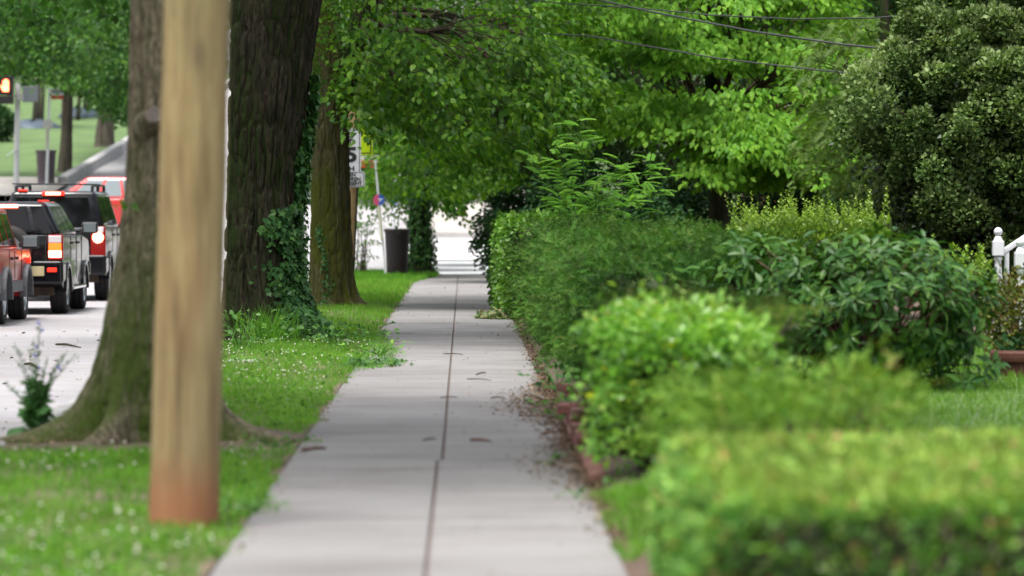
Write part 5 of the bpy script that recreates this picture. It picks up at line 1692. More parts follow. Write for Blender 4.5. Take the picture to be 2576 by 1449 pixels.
# ------------------------------------------------------------------ vehicles (built facing +y, rear bumper at y = 0, x = 0 on the centre line)
def wheel(car, x, y, r, w, rim=.62, side=1, spokes=6, name='wheel'):
    Mx = Matrix.Translation((x, y, r)) @ Matrix.Rotation(math.pi / 2 * side, 4, 'Y')
    h = w / 2
    t = MB().lathe([(r * rim, -h * .86), (r * .80, -h), (r * .93, -h * .98), (r * .99, -h * .80), (r, -h * .4), (r * .992, -h * .38), (r * .992, -h * .3), (r, -h * .28), (r, h * .28), (r * .992, h * .3), (r * .992, h * .38), (r, h * .4), (r * .99, h * .80), (r * .93, h * .98), (r * .80, h), (r * rim, h * .86)],
                   36, Mx, cap=False).build(name, MATS['tyre_rubber'], car, loc=(0, 0, 0), smooth=True)
    ri = MB().lathe([(r * rim, -h * .8), (r * rim, h * .86), (r * rim * .93, h * .80), (r * rim * .90, h * .45)], 30, Mx, cap=True)
    ri = ri.build('rim', MATS['trim_gray'], t, loc=(0, 0, 0), smooth=False)
    sp = MB()
    for k in range(spokes):
        a = 2 * math.pi * k / spokes
        q = Mx @ Vector((0, 0, h * .62))
        R = (Mx.to_3x3() @ Matrix.Rotation(a, 3, 'Z'))
        sp.box(q + R @ Vector((r * rim * .52, 0, 0)), (r * rim * .86, r * .15, .03), R)
    sp.lathe([(r * .17, h * .4), (r * .17, h * .78), (r * .12, h * .86)], 16, Mx)
    sp.lathe([(r * rim * .90, h * .70), (r * rim * .98, h * .90), (r * rim * 1.0, h * .84), (r * rim * .93, h * .60)], 30, Mx, cap=False)
    sp.build('spokes', MATS['alloy'], t, loc=(0, 0, 0))
    return t


def arch(yc, zc, r, n=9, a0=0.0, a1=180.0):
    return [(yc + r * math.cos(rad(a0 + (a1 - a0) * k / n)), zc + r * math.sin(rad(a0 + (a1 - a0) * k / n))) for k in range(n + 1)]


def face_quad(q, u0, u1, v0, v1, off):
    """sub-rectangle of the quad q (bl, br, tr, tl) pushed outward"""
    bl, br, tr, tl = (Vector(p) for p in q)
    def P(u, v): return bl.lerp(br, u).lerp(tl.lerp(tr, u), v)
    n = (br - bl).cross(tl - bl).normalized()
    return [P(u, v) + n * off for u, v in ((u0, v0), (u1, v0), (u1, v1), (u0, v1))], n


def window(car, q, u0, u1, v0, v1, mat='car_glass', name='window', off=.004, rim=True):
    a, n = face_quad(q, u0, u1, v0, v1, off)
    b, _ = face_quad(q, u0, u1, v0, v1, off - .03)
    o = MB().hexa([tuple(p) for p in b], [tuple(p) for p in a]).build(name, MATS[mat], car, loc=(0, 0, 0), bevel=.014, seg=2)
    return o


def suv(name, loc, label, S, paint):
    """S: dict of measures"""
    car = empty(name, loc, label, 'car')
    L, W, r = S['L'], S['W'], S['r']
    ry, fy = S['ry'], S['fy']              # axles
    zb, belt, hood, roof = S['sill'], S['belt'], S['hood'], S['roof']
    ar = r * 1.18
    prof = [(.06, zb + .12)] + [(ry - ar - .02, zb + .02)] + [(y, z) for y, z in arch(ry, r * .95, ar)[::-1]] + \
           [(ry + ar + .04, zb), (fy - ar - .04, zb)] + [(y, z) for y, z in arch(fy, r * .95, ar)[::-1]] + \
           [(fy + ar + .02, zb + .04), (L - .04, zb + .10), (L, zb + .3), (L - .03, hood - .12), (L - .16, hood), (S['cowl'], belt - .01), (S['gr0'] + .05, belt), (.05, belt), (.015, belt - .25)]
    n = len(prof)
    # cross-section barrel: shoulders tucked in a little at the bottom and belt
    mb = MB()
    hw = W / 2
    xs = [(-hw + .05, 0), (-hw, 1), (hw, 1), (hw - .05, 0)]
    V = []
    for x, k in [(-hw + .02, 0), (hw - .02, 0)]:
        V.append([(x, y, z) for y, z in prof])
    mb.add(V[0] + V[1], [tuple(range(n - 1, -1, -1)), tuple(range(n, 2 * n))] + [(i, (i + 1) % n, n + (i + 1) % n, n + i) for i in range(n)])
    body = mb.build('body', MATS[paint], car, loc=(0, 0, 0), bevel=.085, seg=4)
    for pl in body.data.polygons: pl.use_smooth = True
    # cabin
    g0, g1, t0, t1 = S['gr0'], S['gr1'], S['rt0'], S['rt1']
    wb, wt = hw - .035, hw - S['tuck']
    q0 = [(-wb, g0, belt - .02), (wb, g0, belt - .02), (wb, g1, belt - .02), (-wb, g1, belt - .02)]
    q1 = [(-wt, t0, roof), (wt, t0, roof), (wt, t1, roof), (-wt, t1, roof)]
    cab = MB().hexa(q0, q1).build('cabin', MATS[paint], car, loc=(0, 0, 0), bevel=S.get('cbev', .10), seg=4)
    for pl in cab.data.polygons: pl.use_smooth = True
    rear = [q0[0], q0[1], q1[1], q1[0]]
    right = [q0[1], q0[2], q1[2], q1[1]]
    left = [q0[3], q0[0], q1[0], q1[3]]
    front = [q0[2], q0[3], q1[3], q1[2]]
    window(car, rear, *S['rwin'], name='rear_window')
    for (u0, u1) in S['swin']:
        window(car, right, u0, u1, .12, .88, S.get('glass', 'car_glass'))
        window(car, left, 1 - u1, 1 - u0, .12, .88, S.get('glass', 'car_glass'))
    window(car, front, .05, .95, .08, .92, S.get('glass', 'car_glass'), 'windscreen')
    # dark underbody between the wheels
    MB().box((0, L * .5, zb + .04), (W - .34, L - .5, .22)).build('underbody', MATS['underbody'], car, loc=(0, 0, 0), bevel=.03)
    mb = MB(); mb.tube([(-hw + .2, ry, r), (hw - .2, ry, r)], [.06, .06], 10); mb.lathe([(.02, -.16), (.14, -.08), (.14, .08), (.02, .16)], 14, Matrix.Translation((.05, ry, r)) @ Matrix.Rotation(math.pi / 2, 4, 'Y'))
    mb.build('rear_axle', MATS['underbody'], car, loc=(0, 0, 0))
    tw = S.get('tw', .25)
    for s in (-1, 1):
        wheel(car, s * (hw - tw / 2 - .005), ry, r, tw, side=s)
        wheel(car, s * (hw - tw / 2 - .005), fy, r, tw, side=s)
        for yc in (ry, fy):
            pts = arch(yc, r * .95, ar + .045); pti = arch(yc, r * .95, ar - .02)
            x0, x1 = s * (hw - .05), s * (hw + S.get('flare', .02))
            nn = len(pts)
            vs = [(x0, y, z) for y, z in pts] + [(x1, y, z) for y, z in pts] + [(x1, y, z) for y, z in pti] + [(x0, y, z) for y, z in pti]
            fs = [(a * nn + i, a * nn + i + 1, ((a + 1) % 4) * nn + i + 1, ((a + 1) % 4) * nn + i) for a in range(4) for i in range(nn - 1)] + [(0, nn, 2 * nn, 3 * nn), (nn - 1, 4 * nn - 1, 3 * nn - 1, 2 * nn - 1)]
            MB().add(vs, fs).build('wheel_arch', MATS[S.get('flaremat', paint)], car, loc=(0, 0, 0), bevel=.012)
        # door seams as thin dark strips, handles
        for y in S['seams']:
            MB().box((s * (hw - .018), y, (zb + belt) / 2 + .08), (.008, .012, belt - zb - .2)).build('door_seam', MATS['trim_dark'], car, loc=(0, 0, 0))
        for y in S['handles']:
            MB().box((s * (hw - .005), y, belt - .13), (.04, .17, .04)).build('door_handle', MATS[S.get('handlemat', 'trim_dark')], car, loc=(0, 0, 0), bevel=.012)
        # mirrors
        my = S['mirror']
        mo = MB().box((s * (hw + .13), my, belt + .10), (.26, .14, .19)).build('mirror', MATS[S.get('mirmat', 'trim_dark')], car, loc=(0, 0, 0), bevel=.04, seg=3)
        MB().box((s * (hw + .135), my - .073, belt + .10), (.20, .006, .14)).build('mirror_glass', MATS['car_glass_light'], mo, loc=(0, 0, 0), bevel=.02)
        MB().box((s * (hw + .0), my + .02, belt + .05), (.08, .06, .06)).build('mirror_arm', MATS['trim_dark'], mo, loc=(0, 0, 0))
    # bumpers
    bz = S['bz']
    mb = MB().hexa([(-hw - .01, -.10, bz - .2), (hw + .01, -.10, bz - .2), (hw + .01, ry - ar - .04, bz - .16), (-hw - .01, ry - ar - .04, bz - .16)],
                   [(-hw - .01, -.12, bz + .17), (hw + .01, -.12, bz + .17), (hw + .01, ry - ar - .04, bz + .15), (-hw - .01, ry - ar - .04, bz + .15)])
    mb.build('rear_bumper', MATS[S.get('bumpmat', paint)], car, loc=(0, 0, 0), bevel=.05, seg=3)
    MB().box((0, L - .02, bz), (W, .16, .26)).build('front_bumper', MATS[S.get('bumpmat', paint)], car, loc=(0, 0, 0), bevel=.05, seg=3)
    for s in (-1, 1):
        MB().box((s * (hw - .26), L - .02, hood - .22), (.30, .08, .16)).build('headlight', MATS['lamp_clear'], car, loc=(0, 0, 0), bevel=.02)
    # seam of the tailgate
    mb = MB()
    for s in (-1, 1): mb.box((s * (hw - .27), -.002, (bz + belt) / 2 + .1), (.012, .02, belt - bz - .1))
    mb.build('tailgate_seam', MATS['trim_dark'], car, loc=(0, 0, 0))
    return car, dict(rear=rear, right=right, hw=hw)


ZR = -.118
# -- black SUV with a spare wheel on its tailgate
yw = 60.6
S = dict(L=4.35, W=1.78, r=.36, ry=.82, fy=3.50, sill=.36, belt=1.24, hood=1.14, roof=1.76, cowl=3.05, gr0=.06, gr1=2.85, rt0=.22, rt1=2.25, tuck=.29, rwin=(.10, .74, .08, .90), swin=((.06, .36), (.39, .66), (.69, .94)), seams=(1.35, 2.25, 3.1),
         handles=(1.5, 2.4), mirror=2.95, bz=.67, tw=.26)
c2, g = suv('sport_utility_car', (-7.12, yw - .82, ZR), 'black sport utility car with a spare wheel on its tailgate, brake lights lit', S, 'paint_black')
hw = g['hw']
window(c2, g['rear'], .775, .93, .06, .90, name='rear_corner_window')
for s in (-1, 1):
    t = MB().box((s * (hw - .115), -.005, 1.05), (.24, .10, .40)).build('tail_light', MATS['lamp_red_lens'], c2, loc=(0, 0, 0), bevel=.03, seg=2)
    MB().box((s * (hw - .12), -.058, 1.175), (.20, .02, .11)).build('reverse_lens', MATS['lamp_clear'], t, loc=(0, 0, 0), bevel=.01)
    MB().box((s * (hw - .12), -.058, 1.06), (.20, .02, .11)).build('indicator_lens', MATS['lamp_amber'], t, loc=(0, 0, 0), bevel=.01)
    MB().box((s * (hw - .12), -.060, .945), (.20, .02, .11)).build('brake_lens', MATS['brake_lamp'], t, loc=(0, 0, 0), bevel=.01)
    MB().box((s * (hw - .16), -.125, .70), (.15, .02, .065)).build('reflector', MATS['brake_lamp_dim'], c2, loc=(0, 0, 0), bevel=.008)
    MB().box((s * (hw + .0), 2.2, .40), (.10, 1.9, .06)).build('side_step', MATS['chrome'], c2, loc=(0, 0, 0), bevel=.02)
MB().box((0, .165, 1.69), (.34, .06, .05)).build('high_brake_light', MATS['brake_lamp'], c2, loc=(0, 0, 0), bevel=.01)
for x in (-.35, .55):
    MB().box((x, .33, 1.775), (.16, .10, .02)).build('roof_lamp', MATS['brake_lamp_dim'], c2, loc=(0, 0, 0), bevel=.006)
Mx = Matrix.Translation((.06, -.13, 1.02)) @ Matrix.Rotation(math.pi / 2, 4, 'X')
spare = MB().lathe([(.22, -.11), (.33, -.11), (.365, -.05), (.37, .04), (.34, .10), (.27, .12), (.22, .11)], 36, Mx, cap=False).build('spare_wheel', MATS['tyre_rubber'], c2, loc=(0, 0, 0), smooth=True)
MB().lathe([(.235, -.1), (.235, .08), (.20, .10), (.08, .07), (.05, .1)], 30, Mx).build('spare_rim', MATS['alloy'], spare, loc=(0, 0, 0))
MB().box((.46, -.126, .68), (.30, .012, .15)).build('licence_plate', MATS['plate_tan'], c2, loc=(0, 0, 0), bevel=.005)  # tan colour stands in for a gold headlight reflection on the bumper
MB().box((.40, -.03, .80), (.36, .05, .05)).build('plate_trim', MATS['chrome'], c2, loc=(0, 0, 0), bevel=.015)
mb = MB(); mb.tube([(.05, .1, 1.0), (-.02, .1, 1.85)], [.004, .003], 5); mb.build('aerial', MATS['trim_gray'], c2, loc=(0, 0, 0))

# -- taller black SUV with a roof rack ahead of it
yw = 69.6
S = dict(L=4.75, W=1.90, r=.40, ry=.92, fy=3.72, sill=.40, belt=1.31, hood=1.22, roof=1.97, cowl=3.25, gr0=.03, gr1=3.05, rt0=.12, rt1=2.6, tuck=.20, rwin=(.07, .90, .06, .86), swin=((.04, .32), (.35, .62), (.65, .93)), seams=(1.45, 2.45, 3.35),
         handles=(1.65, 2.65), mirror=3.1, bz=.66, tw=.27, cbev=.08)
c3, g = suv('sport_utility_car', (-7.34, yw - .92, ZR), 'taller black sport utility car with a roof rack, ahead of the other black car', S, 'paint_black')
hw = g['hw']
for s in (-1, 1):
    t = MB().box((s * (hw - .14), -.0, 1.06), (.27, .10, .56)).build('tail_light', MATS['lamp_red_lens'], c3, loc=(0, 0, 0), bevel=.03, seg=2)
    Mx = Matrix.Translation((s * (hw - .14), -.055, 1.14)) @ Matrix.Rotation(math.pi / 2, 4, 'X')
    MB().lathe([(.10, -.01), (.10, .008), (.07, .018), (.01, .022)], 20, Mx).build('brake_lens', MATS['brake_lamp'], t, loc=(0, 0, 0))
    MB().box((s * (hw - .14), -.055, 1.28), (.2, .02, .10)).build('reverse_lens', MATS['lamp_clear'], t, loc=(0, 0, 0), bevel=.01)
    mb = MB(); mb.tube([(s * .68, .25, 2.06), (s * .68, 2.5, 2.08)], [.022, .022], 8)
    for y in (.28, 1.3, 2.45): mb.box((s * .68, y, 2.01), (.05, .12, .11))
    mb.build('roof_rail', MATS['trim_dark'], c3, loc=(0, 0, 0), bevel=.008)
    MB().box((s * (hw + .01), 2.3, .50), (.08, 2.0, .10)).build('side_step', MATS['chrome'], c3, loc=(0, 0, 0), bevel=.03)
for y in (.35, .95):
    mb = MB(); mb.tube([(-.76, y, 2.10), (.76, y, 2.09)], [.012, .012], 8); mb.build('roof_crossbar', MATS['trim_dark'], c3, loc=(0, 0, 0), smooth=True)
MB().box((.0, .10, 1.925), (.40, .10, .075)).build('high_brake_housing', MATS['brake_lamp_dim'], c3, loc=(0, 0, 0), bevel=.02)
MB().box((.0, .045, 1.925), (.27, .03, .05)).build('high_brake_light', MATS['brake_lamp'], c3, loc=(0, 0, 0), bevel=.01)
MB().box((-.55, .16, 1.985), (.16, .1, .03)).build('roof_lamp', MATS['brake_lamp_dim'], c3, loc=(0, 0, 0), bevel=.008)
MB().box((.30, -.012, .98), (.36, .02, .06)).build('nameplate_trim', MATS['plate_tan'], c3, loc=(0, 0, 0), bevel=.005)
MB().box((0, -.02, 1.29), (1.4, .03, .05)).build('tailgate_trim', MATS['trim_gray'], c3, loc=(0, 0, 0), bevel=.012)
MB().box((0, -.13, .64), (.8, .03, .18)).build('step_pad', MATS['trim_dark'], c3, loc=(0, 0, 0), bevel=.01)
MB().box((-.0, -.13, .84), (.32, .012, .15)).build('licence_plate', MATS['sign_white'], c3, loc=(0, 0, 0), bevel=.004)

# -- red boxy car cut by the left edge
yw = 57.2
S = dict(L=4.25, W=1.74, r=.365, ry=.86, fy=3.44, sill=.44, belt=1.06, hood=1.04, roof=1.66, cowl=3.0, gr0=.05, gr1=2.8, rt0=.16, rt1=2.30, tuck=.17, rwin=(.08, .92, .1, .88), swin=((.05, .34), (.38, .63), (.67, .92)), seams=(1.5, 2.15, 3.02),
         handles=(1.75, 2.35), mirror=2.85, bz=.60, tw=.25, flare=.06, flaremat='trim_gray', bumpmat='trim_gray', cbev=.06)
c1, g = suv('boxy_estate_car', (-7.38, yw - 3.44, ZR), 'red boxy car with grey wheel arches cut off by the left edge', S, 'paint_red')
hw = g['hw']
for s in (-1, 1):
    t = MB().box((s * (hw - .10), -.01, .90), (.20, .10, .34)).build('tail_light', MATS['lamp_red_lens'], c1, loc=(0, 0, 0), bevel=.02)
    MB().box((s * (hw - .10), -.062, .92), (.16, .02, .14)).build('brake_lens', MATS['brake_lamp'], t, loc=(0, 0, 0), bevel=.01)
    MB().box((s * (hw + .005), 2.15, .52), (.03, 1.55, .16)).build('side_cladding', MATS['trim_gray'], c1, loc=(0, 0, 0), bevel=.01)
    MB().box((s * (hw + .004), 3.82, .88), (.03, .14, .09)).build('side_marker', MATS['brake_lamp_dim'], c1, loc=(0, 0, 0), bevel=.008)
for y in (.5, 2.0):
    mb = MB(); mb.tube([(-.6, y, 1.72), (.6, y, 1.72)], [.014, .014], 8); mb.build('roof_crossbar', MATS['trim_dark'], c1, loc=(0, 0, 0), smooth=True)

# -- bright red car passing through the crossing
cr = at(330, 470, 100)
S = dict(L=4.3, W=1.78, r=.33, ry=.80, fy=3.4, sill=.25, belt=.98, hood=.98, roof=1.56, cowl=3.0, gr0=.12, gr1=2.95, rt0=.75, rt1=2.15, tuck=.22, rwin=(.08, .92, .12, .9), swin=((.08, .34), (.38, .60), (.64, .90)), seams=(1.5, 2.3, 3.1),
         handles=(1.7, 2.5), mirror=2.85, bz=.52, tw=.22, glass='car_glass_light', cbev=.08)
c4, g = suv('hatchback_car', (-7.95, 103.8, float(slope(103.8)) + .02), 'bright red car seen only by its roof and windows behind the black cars', S, 'paint_scarlet')
c4.rotation_euler = (0, 0, rad(90))
for s in (-1, 1):
    MB().box((s * (g['hw'] - .12), -.01, .82), (.22, .08, .2)).build('tail_light', MATS['lamp_red_lens'], c4, loc=(0, 0, 0), bevel=.02)
# ------------------------------------------------------------------ grass, weeds, litter
def edge_left(Y):
    """how far the grass reaches over the left edge of the sidewalk"""
    Y = np.asarray(Y, float)
    e = XL + .035 * np.sin(Y * 1.9) + .025 * np.sin(Y * 5.3 + 1) - .02
    e = e + .42 * np.exp(-((Y - 37.6) / 1.5) ** 2) + .28 * np.exp(-((Y - 40.5) / 2.2) ** 2) + .20 * np.exp(-((Y - 44) / 3) ** 2)
    e = e - .12 * np.exp(-((Y - 24.6) / .7) ** 2) + .12 * np.exp(-((Y - 19.4) / .5) ** 2)
    e = e + .45 * np.clip((Y - 79) / 8, 0, 1) ** 1.5
    return e


def verge_z(X, Y):
    return -.012 + .035 * np.sin(np.clip((X - XK) / (XL - XK), 0, 1) * np.pi)


def bare(X, Y):
    """worn soil around the trunks"""
    d1 = np.hypot((X + 1.98) / 1.25, (Y - 24.9) / 1.3)
    d2 = np.hypot((X + 2.3) / .75, (Y - 44.4) / 1.2)
    d3 = np.hypot((X + 2.05) / .55, (Y - 60) / .9)
    return np.minimum(np.minimum(d1, d2), d3)


GP, GS, GRD = [], [], []
for (y0, y1, dens, hgt) in ((13.5, 19, 2600, .060), (19, 26, 2300, .060), (26, 34, 1900, .055), (34, 46, 1500, .060), (46, 62, 900, .065), (62, YEND, 520, .08)):
    k = int((y1 - y0) * 2.35 * dens)
    x = rng.uniform(XK + .02, -.45, k); y = rng.uniform(y0, y1, k)
    ok = (x < edge_left(y) + rng.normal(size=k) * .02) & (bare(x, y) + .35 * (fbm(np.stack([x * 5, y * 5, x * 0], 1), 2, 3) - .5) > 1)
    thin = fbm(np.stack([x * 2.3, y * 2.3, x * 0 + 3], 1), 2, 9)
    ok &= rng.random(k) < np.clip(.45 + 1.3 * (thin - .25), .3, 1)
    x, y, thin = x[ok], y[ok], thin[ok]
    GP.append(np.stack([x, y, verge_z(x, y) - .004], 1))
    GS.append(hgt * rng.uniform(.55, 1.35, len(x)) * (1 + .35 * (y > 62)))
    GRD.append(np.clip(.25 + .5 * thin + rng.normal(size=len(x)) * .18, 0, .85))
GP, GS, GRD = np.concatenate(GP), np.concatenate(GS), np.concatenate(GRD)
K = len(GP)
GRD = np.where(rng.random(K) < .035, 1.0, GRD)
gr_d, gr_n, gr_w = UP + rn(K, .38) * np.array([1, 1, .3]), rn(K) * np.array([1, 1, .2]), rng.uniform(.8, 1.6, K)
nr_ = GP[:, 1] < 30
for m_, tm_, lab in ((nr_, BLADE1, 'short green grass of the near verge around the wooden pole'), (~nr_, BLADE1, 'short green grass of the verge beyond the grey trunk')):
  g = leaves('verge_grass', GP[m_], gr_d[m_], gr_n[m_], GS[m_], tm_, 'grass_blade', rnd=GRD[m_], wid=gr_w[m_])
  tag(g, lab, 'grass', kind='stuff')

# clover among the grass: small round leaves and white heads
k = 9000
x = rng.uniform(XK + .05, -.95, k); y = 14 + 32 * rng.random(k) ** 1.25
pt = fbm(np.stack([x * 1.6, y * 1.1, x * 0 + 8], 1), 2, 5)
ok = (x < edge_left(y)) & (bare(x, y) > 1.05) & (pt > .47)
x, y = x[ok], y[ok]; K = len(x)
c = leaves('clover', np.stack([x, y, verge_z(x, y) + rng.uniform(.025, .06, K)], 1), rn(K), UP + rn(K, .35), .026 * rng.uniform(.7, 1.3, K), ROUND6, 'weed_leaf')
tag(c, 'clover leaves scattered through the verge grass', 'clover', kind='stuff')
k = 750
x = rng.uniform(XK + .05, -1.0, k); y = 13.6 + 30 * rng.random(k) ** 1.3
pt = fbm(np.stack([x * 1.1, y * .7, x * 0 + 2], 1), 2, 15)
ok = (x < edge_left(y) - .05) & (bare(x, y) > 1.1) & (pt > .55)
x, y = x[ok], y[ok]; K = len(x)
OCT = _t([(1, 0, 0), (-1, 0, 0), (0, 1, 0), (0, -1, 0), (0, 0, .9), (0, 0, -.7)], [(0, 2, 4), (2, 1, 4), (1, 3, 4), (3, 0, 4), (2, 0, 5), (1, 2, 5), (3, 1, 5), (0, 3, 5)])
f = leaves('clover_blossoms', np.stack([x, y, verge_z(x, y) + rng.uniform(.05, .085, K)], 1), np.tile([[1., 0, 0]], (K, 1)), np.tile(UP, (K, 1)), .0085 * rng.uniform(.7, 1.25, K), OCT, 'clover_white')
tag(f, 'white clover blossoms dotting the verge grass', 'clover blossoms', kind='stuff')

# lawn of the front yard
k = 52000
x = rng.uniform(2.4, 6.6, k); y = rng.uniform(24.3, 40, k)
bk = (y > 31.0) & (y < 32.6)
l = leaves('lawn_grass', np.stack([x, y, yard_h(x, y)], 1), UP + rn(k, .35) * np.array([1, 1, .3]), rn(k) * np.array([1, 1, .2]), np.where(bk, .10, .055) * rng.uniform(.6, 1.3, k), BLADE1, 'lawn_blade', wid=rng.uniform(.9, 1.7, k))
tag(l, 'smooth green lawn grass behind the dark shrub', 'grass', kind='stuff')

# grass strip along the right edge near the camera
k = 1700
x = rng.uniform(.66, 1.0, k); y = rng.uniform(16.4, 20.2, k)
ok = x > .70 + .05 * np.sin(y * 4)
x, y = x[ok], y[ok]; K = len(x)
o = leaves('edge_grass', np.stack([x, y, yard_h(x, y) - .005], 1), UP + rn(K, .45) * np.array([1, 1, .3]) + np.array([-.15, 0, 0]), rn(K) * np.array([1, 1, .2]), .075 * rng.uniform(.5, 1.4, K), BLADE, 'grass_blade', wid=rng.uniform(.8, 1.4, K), rnd=rng.uniform(.3, .8, K))
tag(o, 'longer grass along the right edge of the sidewalk near the clipped hedge', 'grass', kind='stuff')

# rough grass on the park slope beyond the crossing and under the far bin
k = 9000
x = rng.uniform(-3.0, -.55, k); y = rng.uniform(80, 90.2, k)
ok = x < edge_left(y); x, y = x[ok], y[ok]; K = len(x)
o = leaves('rough_grass', np.stack([x, y, verge_z(x, y)], 1), UP + rn(K, .4) * np.array([1, 1, .3]), rn(K) * np.array([1, 1, .2]), .15 * rng.uniform(.5, 1.3, K), BLADE1, 'grass_blade', rnd=rng.uniform(0, .5, K))
tag(o, 'rough dark grass around the far litter bin', 'grass', kind='stuff')


# weeds at the foot of the ivy trunk
def weed(label, pos, n, size, spread, h, tmpl='ROUND6', mat='weed_leaf', group=None, name='weed'):
    tm = {'ROUND6': ROUND6, 'LEAF6': LEAF6, 'LANCE6': LANCE6, 'IVY': IVY}[tmpl]
    w = empty(name, tuple(pos), label, 'weed', group)
    p = np.asarray(pos) + np.stack([rng.normal(size=n) * spread, rng.normal(size=n) * spread, rng.uniform(.1, 1, n) * h], 1)
    out = p - np.asarray(pos)
    leaves('foliage', p, out * np.array([1, 1, .2]) / max(spread, .01) + rn(n, .4), UP + rn(n, .4) + np.array([0, -.4, 0]), size * rng.uniform(.6, 1.3, n), tm, mat, w)
    mb = MB()
    for q in p[:max(3, n // 4)]:
        mb.tube([Vector(pos), Vector(pos).lerp(Vector(q), .6) + Vector((0, 0, .02)), Vector(q)], [.004, .003, .002], 4, cap=False)
    mb.build('stems', MATS['green_stem'], w)['kind'] = 'stuff'
    return w


weed('tall leafy weed left of the ivy trunk foot', gnd(600, 880), 60, .085, .22, .42, 'LEAF6', 'weed_leaf')
weed('pale broad-leaved weed against the dark trunk base', gnd(625, 868), 22, .10, .14, .38, 'LANCE6', 'weed_leaf')
weed('leafy weed tuft between the dark trunk and the sidewalk', gnd(850, 872), 90, .07, .26, .22, 'ROUND6', 'weed_leaf')
weed('low weed clump at the tip of the grass bulge', gnd(925, 922), 120, .05, .14, .08, 'IVY', 'ivy_leaf')
weed('weed tuft spilling over the sidewalk edge beside the grass bulge', gnd(955, 895), 70, .05, .14, .14, 'LEAF6', 'grass_blade')
weed('green weed between the mossy trunk and the ivy foot', gnd(905, 850), 60, .07, .25, .20, 'LEAF6', 'weed_leaf')
weed('small bright weed growing in front of the brick edging', gnd(1415, 1060), 60, .045, .09, .17, 'LEAF6', 'weed_leaf')
weed('tiny bright sprout in the sidewalk litter near the bricks', gnd(1387, 1170), 16, .040, .035, .07, 'LEAF6', 'weed_leaf')
weed('small green sprout at the sidewalk edge below the bricks', gnd(1448, 1252), 14, .035, .05, .04, 'LEAF6', 'weed_leaf')
weed('bluish leafy weed at the foot of the yew hedge', gnd(1400, 985), 70, .06, .12, .26, 'LEAF6', 'ivy_leaf')
weed('leafy weed at the corner of the brick edging and yew hedge', gnd(1437, 1020), 50, .05, .08, .22, 'LEAF6', 'weed_leaf')
weed('low clover weed beside the near pole on the sidewalk edge', gnd(640, 1290), 50, .035, .10, .06, 'ROUND6', 'weed_leaf')
weed('grass-green weed at the edge of the tree root', gnd(700, 1125), 60, .035, .14, .07, 'ROUND6', 'weed_leaf')
# tall grass tuft at the ivy trunk
tg = gnd(680, 862); k = 260
p = np.stack([tg.x + rng.normal(size=k) * .14, tg.y + rng.normal(size=k) * .2, np.zeros(k)], 1)
o = leaves('grass_tuft', p, UP + rn(k, .35) * np.array([1, 1, .2]), rn(k) * np.array([1, 1, .2]), rng.uniform(.2, .5, k), BLADE, 'grass_blade', rnd=rng.uniform(.1, .7, k), wid=np.full(k, .45))
tag(o, 'tall grass tuft at the base of the dark trunk', 'grass tuft')

# chicory with blue flowers on the kerb
cb = gnd(92, 1100); cb.z = .0
ch = empty('chicory_plant', tuple(cb), 'spindly chicory plant with pale blue flowers by the road edge', 'plant')
mb = MB(); tips = []
Yc = cb.y
for (px, py) in ((100, 815), (75, 880), (120, 900), (150, 900), (45, 905), (35, 860), (170, 880), (85, 850), (10, 960), (190, 890), (130, 960), (60, 960)):
    t = at(px, py, Yc + random.uniform(-.12, .12)); tips.append(t)
    m = cb.lerp(t, .5) + Vector((-(t.x - cb.x) * .25, 0, .03))
    mb = MB(); mb.tube([cb, cb.lerp(m, .6), m, m.lerp(t, .5), t], [.006, .005, .004, .003, .002], 5, cap=False); mb.build('stem', MATS['green_stem'], ch, smooth=True)
k = 900
fi = rng.integers(0, len(tips), k); u = rng.random(k)
p = np.array([np.array(cb.lerp(tips[i], .12 + .85 * t)) - np.array([(tips[i].x - cb.x) * .25 * math.sin(math.pi * t), 0, 0]) for i, t in zip(fi, u)]) + rn(k, .006)
leaves('foliage', p, rn(k, .7) + UP * .5, rn(k, .6) + np.array([0, -.6, .4]), np.where(u < .5, .075, .028) * rng.uniform(.6, 1.3, k), LANCE6, 'chicory_leaf', ch)
k = 34
p = np.array(cb) + np.stack([rng.normal(size=k) * .04, rng.normal(size=k) * .05, rng.uniform(.03, .20, k)], 1)
leaves('basal_leaves', p, rn(k, .8) * np.array([1, 1, .3]) + np.array([0, 0, -.1]), UP * .6 + np.array([0, -.5, 0]) + rn(k, .3), .13 * rng.uniform(.7, 1.3, k), LEAF6, 'chicory_leaf', ch)
for (px, py) in ((106, 830), (93, 872), (88, 895), (98, 925), (148, 925), (97, 812)):
    q = at(px, py, Yc - .05)
    pts = np.array([(math.cos(a) * (.016 if i % 2 else .009), 0, math.sin(a) * (.016 if i % 2 else .009)) for i, a in enumerate(np.linspace(0, 2 * math.pi, 20, endpoint=False))])
    MB().add([q + Vector(t) for t in pts] + [q + Vector((0, -.004, 0))], [(i, (i + 1) % 20, 20) for i in range(20)]).build('flower', MATS['flower_blue'], ch)

# ------------------------------------------------------------------ litter on the concrete
def litter(name, label, k, xr, yf, size, cat, z=.006, mat='dry_leaf', tm=LEAF6, curl=.35):
    x, y = yf(k)
    K = len(x)
    o = leaves(name, np.stack([x, y, np.full(K, z) + rng.random(K) * .012], 1), rn(K) * np.array([1, 1, .15]), UP + rn(K, curl), size * rng.uniform(.5, 1.4, K), tm, mat)
    return tag(o, label, cat, kind='stuff')


def right_edge(k):
    y = np.concatenate([rng.normal(29.5, 3.2, int(k * .45)), rng.normal(22.5, 2.0, int(k * .2)), rng.uniform(17, 62, int(k * .35))])
    w = .05 + .14 * np.exp(-((y - 29.5) / 3) ** 2) + .10 * np.exp(-((y - 22.5) / 2.0) ** 2)
    x = .76 - np.abs(rng.normal(size=len(y))) * w * 1.15
    return x, y


